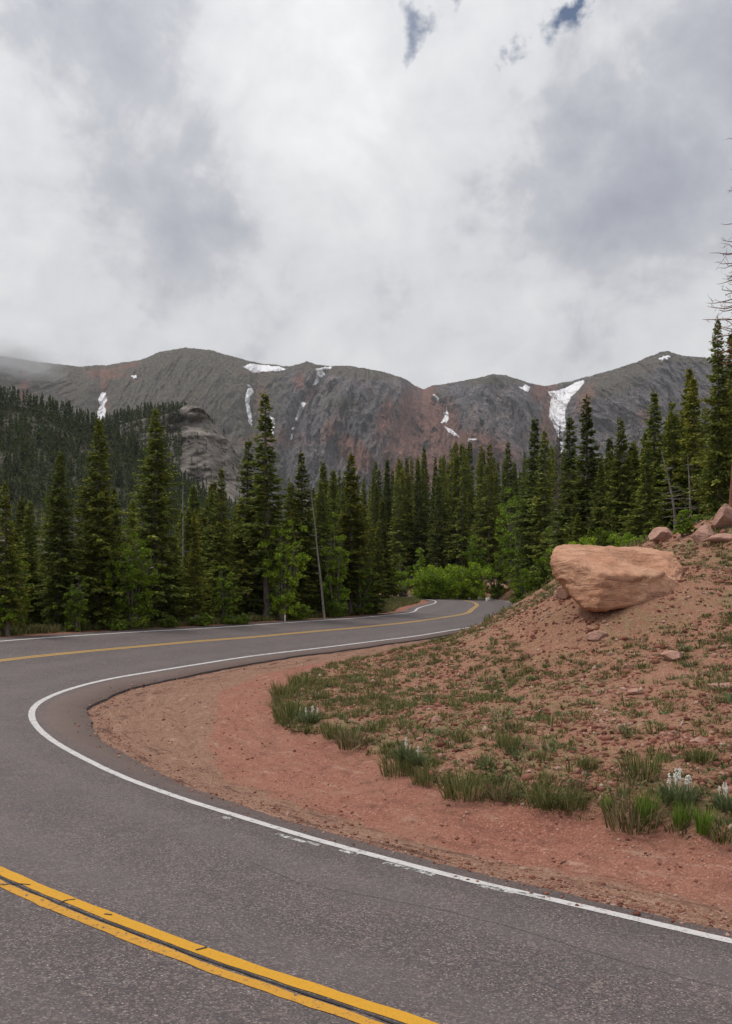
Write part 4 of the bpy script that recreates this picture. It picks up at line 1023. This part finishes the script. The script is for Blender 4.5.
bush(78, 575, 33.5, 30, 'light green sapling between the two left broad spruces', 75, 'leaf_dull', 'tree', 'aspen_tree', 4500, .055, stems=9)
bush(706, 520, 30, 26, 'small dull green bush just left of the right-edge rocks', 76, 'leaf_dull', n_=4000, ls=.04, stems=8)
bush(628, 530, 35, 40, 'leafy green bush above the middle of the boulder', 77, 'leaf', n_=7000, ls=.05, stems=12)
# small posts
def post(u, vb, d, h, w, label, name, mat):
    x = (u - 366) * d / F; z = gz(x, d)
    V, f = tube(np.array([[0, 0, -.1], [0, 0, h * .5], [0, 0, h * .93], [0, 0, h]]), [w, w, w * .95, w * .5], 10)
    V = np.vstack([V, [[0, 0, h]]]); c = len(V) - 1; t3 = np.array([[c - 10 + k, c - 10 + (k + 1) % 10, c] for k in range(10)])
    tag(add(name, mesh_np(name, V, [f, t3], mat), None, (x, d, z)), label, 'post')
post(285, 617, 40.5, .46, .035, 'small whitish post on the verge under the roadside trees', 'marker_post', M['drift'])
post(488, 582, 82, .6, .24, 'pale square-looking stump on the bank beyond the far bend', 'tree_stump', M['drift'])

# ------------------------------------------------------------------ hills behind
def hill_surface(prof, r0, r1, ub, name, mat, v_bot=600, cols=220, rows=90, amp=6, back=150, pw=1.0, seed=0):
    us = np.linspace(ub[0], ub[1], cols); vt = np.interp(us, [p[0] for p in prof], [p[1] for p in prof])
    t = np.linspace(0, 1, rows)
    U, Tt = np.meshgrid(us, t); VT = np.broadcast_to(vt, U.shape)
    Vv = v_bot + (VT - v_bot) * Tt; r = r0 + (r1 - r0) * Tt**pw
    x = (U - 366) / F * r; r = r + amp * fbm(x * .02 + seed, (YH - Vv) * r / F * .03, 0, 5, True)
    x = (U - 366) / F * r; z = EYE + (YH - Vv) * r / F
    bx = x[-1:] + 0 * np.arange(1, 6)[:, None]; by = r[-1:] + back * np.arange(1, 6)[:, None] / 5; bz = z[-1:] - .35 * back * np.arange(1, 6)[:, None] / 5
    X_ = np.vstack([x, bx]); Y_ = np.vstack([r, by]); Z_ = np.vstack([z, bz])
    me = mesh_np(name, np.c_[X_.ravel(), Y_.ravel(), Z_.ravel()], [grid_faces(rows + 5, cols)], mat, True)
    return add(name, me), (X_[:rows], Y_[:rows], Z_[:rows], U)
h1prof = [(-400,372),(-100,385),(0,402),(40,411),(75,421),(105,436),(135,452),(170,478),(210,505),(260,530),(330,560),(420,590)]
o, H1 = hill_surface(h1prof, 260, 480, (-400, 420), 'wooded_hill', M['hill'], amp=9); tag(o, kind='structure')
h2prof = [(-50,470),(60,450),(105,428),(125,420),(150,416),(185,414),(200,418),(215,430),(232,452),(245,480),(262,510),(300,545),(380,590)]
o, H2 = hill_surface(h2prof, 420, 640, (-50, 380), 'wooded_ridge', M['hill'], amp=8, seed=4); tag(o, kind='structure')
# rock dome standing out of the ridge
op = [(120,425),(140,419),(160,416),(176,411),(186,405),(194,406),(202,408),(209,415),(216,424),(222,434),(229,441),(235,451),(240,462),(246,478),(252,500)]
o, OC = hill_surface([(q[0], q[1]) for q in op], 420, 610, (120, 252), 'rock_outcrop', M['outcrop'], v_bot=590, cols=260, rows=260, amp=26, back=60, pw=.9, seed=8)
tag(o, 'bare grey-brown rock outcrop rising beside the wooded ridge', 'rock outcrop')
def hill_forest():
    g = np.random.default_rng(12); Vs = []; c = 0
    def tree(x, y, z, h):
        nonlocal c
        nt = 44; t = np.sort(g.random(nt))**.85; zz = z + h * (.06 + .94 * t); rad = h * .17 * (1 - t)**.9 + h * .02; a = g.uniform(0, 6.28, nt)
        ex, ey = rad * np.cos(a), rad * np.sin(a); w_ = h * .045
        top_ = np.c_[x + 0 * a, y + 0 * a, zz + h * .05]; p1 = np.c_[x + ex - ey / (rad + .01) * w_, y + ey + ex / (rad + .01) * w_, zz - h * .05]; p2 = np.c_[x + ex + ey / (rad + .01) * w_, y + ey - ex / (rad + .01) * w_, zz - h * .05]
        Vs.append(np.stack([top_, p1, p2], 1)); Vs.append(np.array([[[x, y, z + h * 1.06], [x - h * .02, y, z + h * .85], [x + h * .02, y, z + h * .85]]])); c += 1
    for (Hs, n_, rows_ok, ulim) in ((H1, 2600, .32, (-60, 330)), (H2, 800, .5, (40, 250))):
        X_, Y_, Z_, U_ = Hs; rws, cl = X_.shape; k = 0
        while k < n_:
            i = int(rws * (rows_ok + (1 - rows_ok) * g.random()**.8)) ; i = min(i, rws - 1); j = g.integers(0, cl)
            if not (ulim[0] < U_[i, j] < ulim[1]): k += 0; continue
            x, y, z = X_[i, j] + g.normal(0, 1.0), Y_[i, j] + g.normal(0, 1.5), Z_[i, j]
            if Hs is H2 and U_[i, j] > 184 and g.random() < .92: continue
            if fbm(np.array([x * .03]), np.array([z * .05]), 3, 3)[0] < -.30: continue
            tree(x, y, z - .5, g.uniform(6.5, 11.5)); k += 1
        for j in range(0, cl, 1):      # skyline row
            if ulim[0] < U_[-1, j] < (ulim[1] if Hs is H1 else 186):
                for _ in range(2 if Hs is H1 else 3): tree(X_[-1, j] + g.normal(0, 1.2), Y_[-1, j] - g.uniform(0, 6), Z_[-1, j] - 1, g.uniform(6, 11.5))
    # few trees on the outcrop ledges
    X_, Y_, Z_, U_ = OC
    for _ in range(45):
        i, j = g.integers(90, 259), g.integers(120, 250); tree(X_[i, j], Y_[i, j] - 1, Z_[i, j] - .5, g.uniform(3, 6))
    for _ in range(420):
        i, j = g.integers(90, 260), int(g.integers(0, 118) + abs(g.normal(0, 6))); tree(X_[i, j], Y_[i, j] - 2, Z_[i, j] - .5, g.uniform(6, 10))
    print('hill trees', c)
    V_ = np.concatenate(Vs).reshape(-1, 3); return mesh_np('hillside_forest', V_, [np.arange(len(V_)).reshape(-1, 3)], M['needles_far'])
tag(add('hillside_forest', hill_forest()), 'distant conifer forest covering the hillside at left', 'forest', kind='stuff')

# ------------------------------------------------------------------ mountain
ridge = np.array([(-900,420),(-500,372),(-250,362),(-100,352),(0,356),(40,362),(80,366.5),(105,365),(140,360),(160,352),(185,347.5),(210,350),(240,358.5),(262,364),(290,366),(300,364),(306,361.5),(314,364),(330,366),(350,366),(385,372),(400,377),(408,380),(415,386),(423,389),(432,386),(455,382),(480,377.5),(493,374),(505,375),(530,383),(545,386),(565,382),(590,376),(625,366),(650,356.5),(660,352),(668,350.5),(674,353),(680,355),(705,357.5),(732,364),(800,372),(1000,368),(1300,400),(1700,440)], float)
def vridge(u): return np.interp(u, ridge[:, 0], ridge[:, 1]) + 1.3 * fbm(u * .09, 3.3, 0, 4) + .7 * perlin(u * .55, 8.8)
VB = 600.0
def msurf(u, v):
    """distance of the mountain face in direction (u, v)"""
    vr = vridge(u); t = np.clip((VB - v) / (VB - vr), 0, 1)
    r0 = np.interp(u, [-900, 0, 200, 300, 700, 1700], [1300, 1700, 2000, 2350, 2400, 2400])
    r1 = np.interp(u, [-900, 0, 100, 185, 262, 300, 350, 400, 423, 440, 490, 530, 548, 566, 590, 665, 750, 1700], [2600, 3300, 3500, 3300, 3450, 3420, 3250, 3400, 3700, 3550, 3350, 3450, 3700, 3650, 3450, 3350, 3300, 3600])
    shape = .10 * t + .55 * t**1.6 + .35 * t**5                   # steep face, flatter shoulder
    shape_l = .45 * t + .35 * t**2 + .20 * t**5                   # tundra slopes at left
    k = sstep(170, 320, u); r = r0 + (r1 - r0) * (shape * k + shape_l * (1 - k))
    def gully(u0s, v0s, wd, dep):
        c = np.interp(v, v0s, u0s); return dep * np.exp(-((u - c) / wd)**2) * sstep(.15, .4, t)
    r = r + gully([103, 103, 96], [370, 400, 440], 9, 120) + gully([262, 252, 250, 262], [368, 400, 430, 480], 8, 90) + gully([330, 316, 302, 290, 284], [368, 385, 405, 440, 480], 8, 110)
    r = r + gully([424, 440, 450, 470], [389, 410, 430, 470], 13, 170) + gully([575, 560, 558, 566, 566], [384, 400, 425, 445, 480], 12, 150) + gully([415, 400, 392], [390, 430, 480], 7, 60)
    X_ = (u - 366) / F * r; Z_ = (YH - v) / F * r
    w1 = fbm(X_ * .0022, Z_ * .0022, 5, 3) * 70
    fl = fbm((X_ + w1) * .0085, (Z_ + w1) * .0022, 1.5, 6, True)
    fine = fbm((X_ + w1 * .4) * .036, Z_ * .011, 7.5, 5, True)
    big = fbm((X_ + w1) * .0035, Z_ * .0024, 11.5, 3, True)
    edge = 1 - sstep(.9, 1.0, t) * .6
    rk = .35 + .65 * sstep(250, 320, u)
    r = r - edge * (rk * 210 * (fl - .45) + (.35 + .65 * rk) * 62 * (fine - .4) + rk * 90 * (big - .5) + 16 * (fbm(X_ * .09, Z_ * .06, 2.5, 3, True) - .4))
    return r, t
def mountain():
    us = np.concatenate([np.linspace(-900, -40, 120)[:-1], np.linspace(-40, 770, 1100), np.linspace(770, 1700, 120)[1:]])
    rows = 300; tt_ = np.linspace(0, 1, rows)**.85
    U, Tt = np.meshgrid(us, tt_); VR = vridge(U); Vv = VB + (VR - VB) * Tt
    r, t = msurf(U, Vv); x = (U - 366) / F * r; z = EYE + (YH - Vv) * r / F
    kk = np.arange(1, 9)[:, None]; bx = x[-1:] * (1 + .06 * kk); by = r[-1:] * (1 + .06 * kk); bz = z[-1:] * (1 - .055 * kk)
    X_ = np.vstack([x, bx]); Y_ = np.vstack([r, by]); Z_ = np.vstack([z, bz])
    me = mesh_np('mountain', np.c_[X_.ravel(), Y_.ravel(), Z_.ravel()], [grid_faces(rows + 8, len(us))], M['mountain'], True)
    def blob(L):
        s_ = np.zeros(U.shape)
        for (u0, v0, su, sv, rot, a) in L:
            c, q = math.cos(rot), math.sin(rot); du, dv = U - u0, Vv - v0; s_ = np.maximum(s_, a * np.exp(-((du * c + dv * q) / su)**2 - ((-du * q + dv * c) / sv)**2))
        return s_
    wob = .25 * fbm(U * .05, Vv * .03, 0, 4)
    red = blob([(104,374,20,6,0,.6),(104,395,5,30,0,.6),(126,366,16,3,-.2,.6),(428,395,9,16,-.3,1),(440,425,20,26,-.5,1),(410,430,16,46,.1,.85),(470,450,44,18,.15,.95),(425,470,50,22,0,.8),(355,452,26,12,.7,.95),(385,420,10,26,.3,.6),(330,430,12,16,.4,.45),(540,392,9,10,.5,.9),(548,420,7,34,.15,.95),
                (585,400,8,22,.4,.6),(260,395,6,26,0,.4),(300,382,5,12,0,.5),(255,373,24,2,0,.4),(308,398,4,34,.4,.45),(135,380,10,5,0,.3),(24,385,5,26,.1,.6),(275,440,40,12,0,.4),(645,415,10,12,0,.4),(395,440,12,40,.2,.5)]) + wob * .6
    grn = (1 - sstep(230, 330, U)) * .9 + blob([(210,350,60,12,.1,.8),(350,371,60,7,.12,.9),(490,380,50,6,0,.7),(610,383,46,14,-.3,1),(650,362,40,8,-.3,1),(720,362,50,8,.1,.9),(345,405,22,16,0,.6),(370,395,30,10,.3,.4),(560,384,18,3,0,.8)]) + wob
    pale = blob([(215,440,40,30,.2,.6),(240,400,40,14,0,.45),(300,465,30,14,0,.5),(195,370,30,9,.2,.4),(140,430,60,12,.2,.3),(385,385,30,8,.4,.3)]) + wob * .8
    Zn = np.stack([red, grn, pale], -1).clip(0, 1); Zn = np.vstack([Zn, np.repeat(Zn[-1:], 8, 0)])
    vattr(me, 'zone', Zn.reshape(-1, 3)); tag(add('mountain', me), kind='structure')
mountain()
snow = [
 ([(101,392),(106,393),(107,400),(104,406),(106,410),(104,420),(98,422),(97,412),(100,406),(98,400)], 'snow streak in the gully far left above the wooded hill'),
 ([(243,366.5),(250,363.5),(262,364.8),(280,366.6),(287,369),(280,371),(265,371.5),(253,373),(249,370)], 'long flat snowfield just below the ridge crest'),
 ([(248,388),(252,387.5),(254,392),(251,395),(248.5,402),(251.5,414),(252,427),(249,424),(247,412),(245,400),(246,394)], 'narrow vertical snow streak left of the tallest slim spruce'),
 ([(315,368.5),(324,367),(333,366.3),(331,368.5),(323,370.5),(325,374.5),(321,378),(316,385),(312.5,385),(316,378),(317,373)], 'forked snow patch on the crest near the centre-left'),
 ([(302,402),(306,402.5),(302,412),(296.5,422),(294,422),(298,411),(299.5,404)], 'slanting snow strip below the forked snow patch'),
 ([(292.5,427),(294.5,427),(293.5,430),(291.5,429.5)], 'tiny snow dot below the slanting snow strip'),
 ([(291,434),(293,434),(292.5,440),(290.5,440)], 'tiny upright snow sliver below the snow dot'),
 ([(270,416.5),(275,418),(275,424),(273,436),(270.5,434),(271,424)], 'snow sliver partly hidden by the tallest slim spruce'),
 ([(433,394),(436,395),(439.5,399),(437,400),(434,397)], 'small snow patch just under the red saddle'),
 ([(447,407),(448.5,414),(448.5,420),(446,423),(441,423),(443,419),(444.5,417),(443,413),(446,412)], 'ragged snow patch on the red scree slope'),
 ([(444.5,426.5),(450,428),(455,432),(460,437.5),(455,436),(449,432)], 'slanting snow strip below the ragged snow patch'),
 ([(467,438.8),(473,438.2),(478,439),(477,440.2),(468,440)], 'thin level snow line on the centre cliff foot'),
 ([(517,386),(523,387.5),(525,384.5),(528,385),(530,387),(528,392.5),(525.5,391.5),(521,388.5)], 'small snow patch near the top of the centre peak'),
 ([(548,391.5),(556,390.5),(565,388),(575,382.5),(583,380),(584.5,382),(578,390),(571,397),(567,405),(565,415),(566,430),(562,437),(559,438),(555,428),(549,416),(550,405),(551,398)], 'largest snow couloir filling the gully right of centre'),
 ([(560,441),(564,442),(566,452),(566,466),(562,464),(561,452)], 'lower tail of snow below the largest couloir'),
 ([(658,358.3),(664,356),(668,355),(671,356.5),(667,359.5),(662,360.5)], 'small snow patch on the right-hand summit'),
 ([(131,375.5),(136,375),(137,377.5),(133,378.5)], 'tiny snow speck on the left green slope'),
 ([(246.5,385),(250,384.5),(251,386.5),(248,387)], 'tiny snow speck above the narrow vertical streak')]
for k, (poly, lab) in enumerate(snow):
    q = np.array(poly, float); u0, v0 = q.min(0) - 2; u1, v1 = q.max(0) + 2; st = .35
    us = np.arange(u0, u1, st); vs = np.arange(v0, v1, st); U, Vv = np.meshgrid(us, vs); P_ = np.c_[U.ravel(), Vv.ravel()]
    s_ = poly_sd(P_, q) + 1.6 * fbm(P_[:, 0] * .45, P_[:, 1] * .45, k, 4) + .05; Vc = np.maximum(P_[:, 1], vridge(P_[:, 0]) + .4)
    r, t = msurf(P_[:, 0], Vc); r = r - 7 - 7 * sstep(0, 2, s_); x = (P_[:, 0] - 366) / F * r; z = EYE + (YH - Vc) * r / F
    ok = (s_ > 0).reshape(U.shape); f = grid_faces(len(vs), len(us)); fk = ok.ravel()[f].sum(1) >= 3; f = f[fk]
    if not len(f): continue
    uq, inv = np.unique(f, return_inverse=True); VV = np.c_[x, r, z][uq]; c = VV.mean(0)
    # give the sheet a back so that it is a slab of snow
    n_ = len(uq); f1 = inv.reshape(-1, 4)[:, ::-1]; f2 = f1[:, ::-1] + n_; back = VV - c; back = back + [0, 14, -3]
    tag(add('snow_patch', mesh_np('snow_patch', np.vstack([VV - c, back]), [f1, f2], M['snow'], True), None, c), lab, 'snow patch', 'snow patches on the mountain')

# ------------------------------------------------------------------ haze box
import bmesh
bm = bmesh.new(); bmesh.ops.create_cube(bm, size=1); me = bpy.data.meshes.new('haze'); bm.to_mesh(me); bm.free()
hz = NT('haze_air'); pv = hz.n('VolumePrincipled', {'Color': (.86, .87, .90, 1), 'Density': .00006, 'Anisotropy': .2}); hz.t.links.new(pv.outputs[0], hz.out.inputs['Volume'])
me.materials.append(hz.m); hb = add('haze', me, None, (0, 0, 700)); hb.scale = (14400, 14400, 1500); tag(hb, 'thin pale mountain haze', 'haze', kind='stuff')

def wisp(u, v, r_, size, label, dens):
    bm = bmesh.new(); bmesh.ops.create_icosphere(bm, subdivisions=3, radius=1); me = bpy.data.meshes.new('low_cloud'); bm.to_mesh(me); bm.free()
    t = NT('cloud_vapour'); o = t.obj(); L = t.n('VectorMath', {0: o}, operation='LENGTH').outputs['Value']
    fall = t.math('SUBTRACT', 1.0, L, clamp=True); nz = t.n('TexNoise', {'Vector': o, 'Scale': 2.2, 'Detail': 4.0, 'Roughness': .6}).outputs[0]
    de = t.math('MULTIPLY', t.math('MULTIPLY', fall, t.ramp(nz, [(.38, 0), (.65, 1)])), dens)
    pv = t.n('VolumePrincipled', {'Color': (.95, .95, .96, 1), 'Density': de, 'Anisotropy': .1}); t.t.links.new(pv.outputs[0], t.out.inputs['Volume'])
    me.materials.append(t.m); p = at(u, v, r_); o_ = add('low_cloud', me, None, p); o_.scale = size; tag(o_, label, 'cloud', kind='stuff')
wisp(-2, 366, 3050, (260, 200, 105), 'thin wisp of cloud drifting over the left end of the ridge', .022)

# ------------------------------------------------------------------ sky, sun
w = bpy.data.worlds.new('World'); sc.world = w; w.use_nodes = True; nt = w.node_tree; nt.nodes.clear()
class WN(NT):
    def __init__(s, t): s.t = t
W_ = WN(nt)
out = nt.nodes.new('ShaderNodeOutputWorld')
SUN_EL, SUN_AZ = 62, -82        # azimuth measured from +Y towards +X
sky = W_.n('TexSky', None, sky_type='NISHITA', sun_disc=False, sun_elevation=R(SUN_EL), sun_rotation=R(SUN_AZ), altitude=3000)
bg_blue = W_.n('Background', {'Color': sky.outputs[0], 'Strength': .08})
co = W_.n('TexCoord').outputs['Generated']
sepv = W_.n('SeparateXYZ', {0: co})
zc = W_.math('ADD', W_.math('MAXIMUM', sepv.outputs[2], 0.0), .22)
pl = W_.n('CombineXYZ', {0: W_.math('DIVIDE', sepv.outputs[0], zc), 1: W_.math('DIVIDE', sepv.outputs[1], zc), 2: 0.0}).outputs[0]
wn = W_.n('TexNoise', {'Vector': pl, 'Scale': 1.6, 'Detail': 3.0}).outputs['Color']
nA = W_.noise(pl, 1.6, 9, .58, .3); nB = W_.noise(co, 7.0, 10, .60, .4)
warp = W_.n('VectorMath', {0: co, 1: W_.vmul(W_.n('VectorMath', {0: W_.n('TexNoise', {'Vector': co, 'Scale': 5.0, 'Detail': 8.0, 'Roughness': .62}).outputs['Color'], 1: (.5, .5, .5)}, operation='SUBTRACT').outputs[0], (.30, .30, .30))}, operation='ADD').outputs[0]
def blob(u, v, sx, wgt):
    d = np.array([(u - 366) / F, 1, (YH - v) / F]); d /= np.linalg.norm(d)
    dot = W_.n('VectorMath', {0: W_.n('VectorMath', {0: warp}, operation='NORMALIZE').outputs[0], 1: tuple(d)}, operation='DOT_PRODUCT').outputs['Value']
    e = W_.math('EXPONENT', W_.math('MULTIPLY', W_.math('SUBTRACT', dot, 1.0), (F / sx)**2)); return W_.math('MULTIPLY', e, wgt)
def blob_dir(d, wide, wgt):
    d = np.array(d, float); d /= np.linalg.norm(d)
    dot = W_.n('VectorMath', {0: co, 1: tuple(d)}, operation='DOT_PRODUCT').outputs['Value']
    return W_.math('MULTIPLY', W_.math('EXPONENT', W_.math('MULTIPLY', W_.math('SUBTRACT', dot, 1.0), 1 / wide**2)), wgt)
blobs = [(180,205,55,-.22),(70,90,70,-.10),(120,60,40,-.08),(250,70,60,.10),(340,100,60,.14),(480,165,45,.20),(640,200,60,-.22),(590,270,60,-.16),(690,120,60,-.16),(650,60,40,.22),(600,30,30,-.10),(490,30,40,.18),(400,70,40,.12),(50,160,45,.14),(15,80,35,.10),
         (80,280,70,-.10),(30,330,50,.08),(240,160,40,.12),(250,240,60,.12),(400,360,70,.20),(640,330,80,.10),(330,210,50,.08),(400,250,60,-.10),(330,290,60,-.04),(120,330,70,.05),(715,30,40,-.16),(560,110,40,.10),(140,15,50,-.08),(450,120,30,-.08),(380,160,30,.06),(520,230,40,.08),(700,250,40,.06)]
acc = W_.math('ADD', W_.math('MULTIPLY', W_.math('SUBTRACT', nA, .5), .95), W_.math('MULTIPLY', W_.math('SUBTRACT', nB, .5), .85))
for b in blobs: acc = W_.math('ADD', acc, blob(b[0], b[1], b[2], b[3]))
acc = W_.math('ADD', acc, blob_dir((0, -1, .25), .65, -.20))  # unseen darker sky behind the camera, added to shade the boulder's front
val = W_.math('ADD', W_.math('ADD', acc, W_.math('MULTIPLY', W_.math('SUBTRACT', W_.noise(co, 19.0, 8, .62, .6), .5), .35)), .61)
cc = W_.ramp(val, [(0, (.25, .27, .33)), (.30, (.37, .385, .435)), (.46, (.455, .465, .505)), (.60, (.59, .60, .62)), (.80, (.68, .685, .70)), (1, (.77, .77, .775))])
bg_cl = W_.n('Background', {'Color': cc, 'Strength': W_.math('ADD', 1.0, blob_dir((-.15, 0, 1), .42, 1.5))})  # overhead cloud brightened above the view, added to light the ground and tops
hole = W_.math('ADD', blob(438, 0, 12, .75), W_.math('ADD', blob(560, 46, 13, .85), blob(570, 30, 8, .5)))
hm = W_.ramp(W_.math('ADD', hole, W_.math('MULTIPLY', W_.math('SUBTRACT', nB, .5), .5)), [(.22, 0), (.50, .45), (.85, 1)])
mx = W_.n('MixShader', {0: hm, 1: bg_cl.outputs[0], 2: bg_blue.outputs[0]}); nt.links.new(mx.outputs[0], out.inputs[0])
w.cycles.sampling_method = 'AUTOMATIC'
sl = bpy.data.lights.new('sun', 'SUN'); sl.energy = 1.5; sl.angle = R(12); sl.color = (1, .95, .88)
so = bpy.data.objects.new('sun', sl); COL.objects.link(so)
el, az = R(SUN_EL), R(SUN_AZ)
import mathutils
dirv = mathutils.Vector((math.sin(az) * math.cos(el), math.cos(az) * math.cos(el), math.sin(el)))
so.rotation_euler = dirv.to_track_quat('Z', 'Y').to_euler()
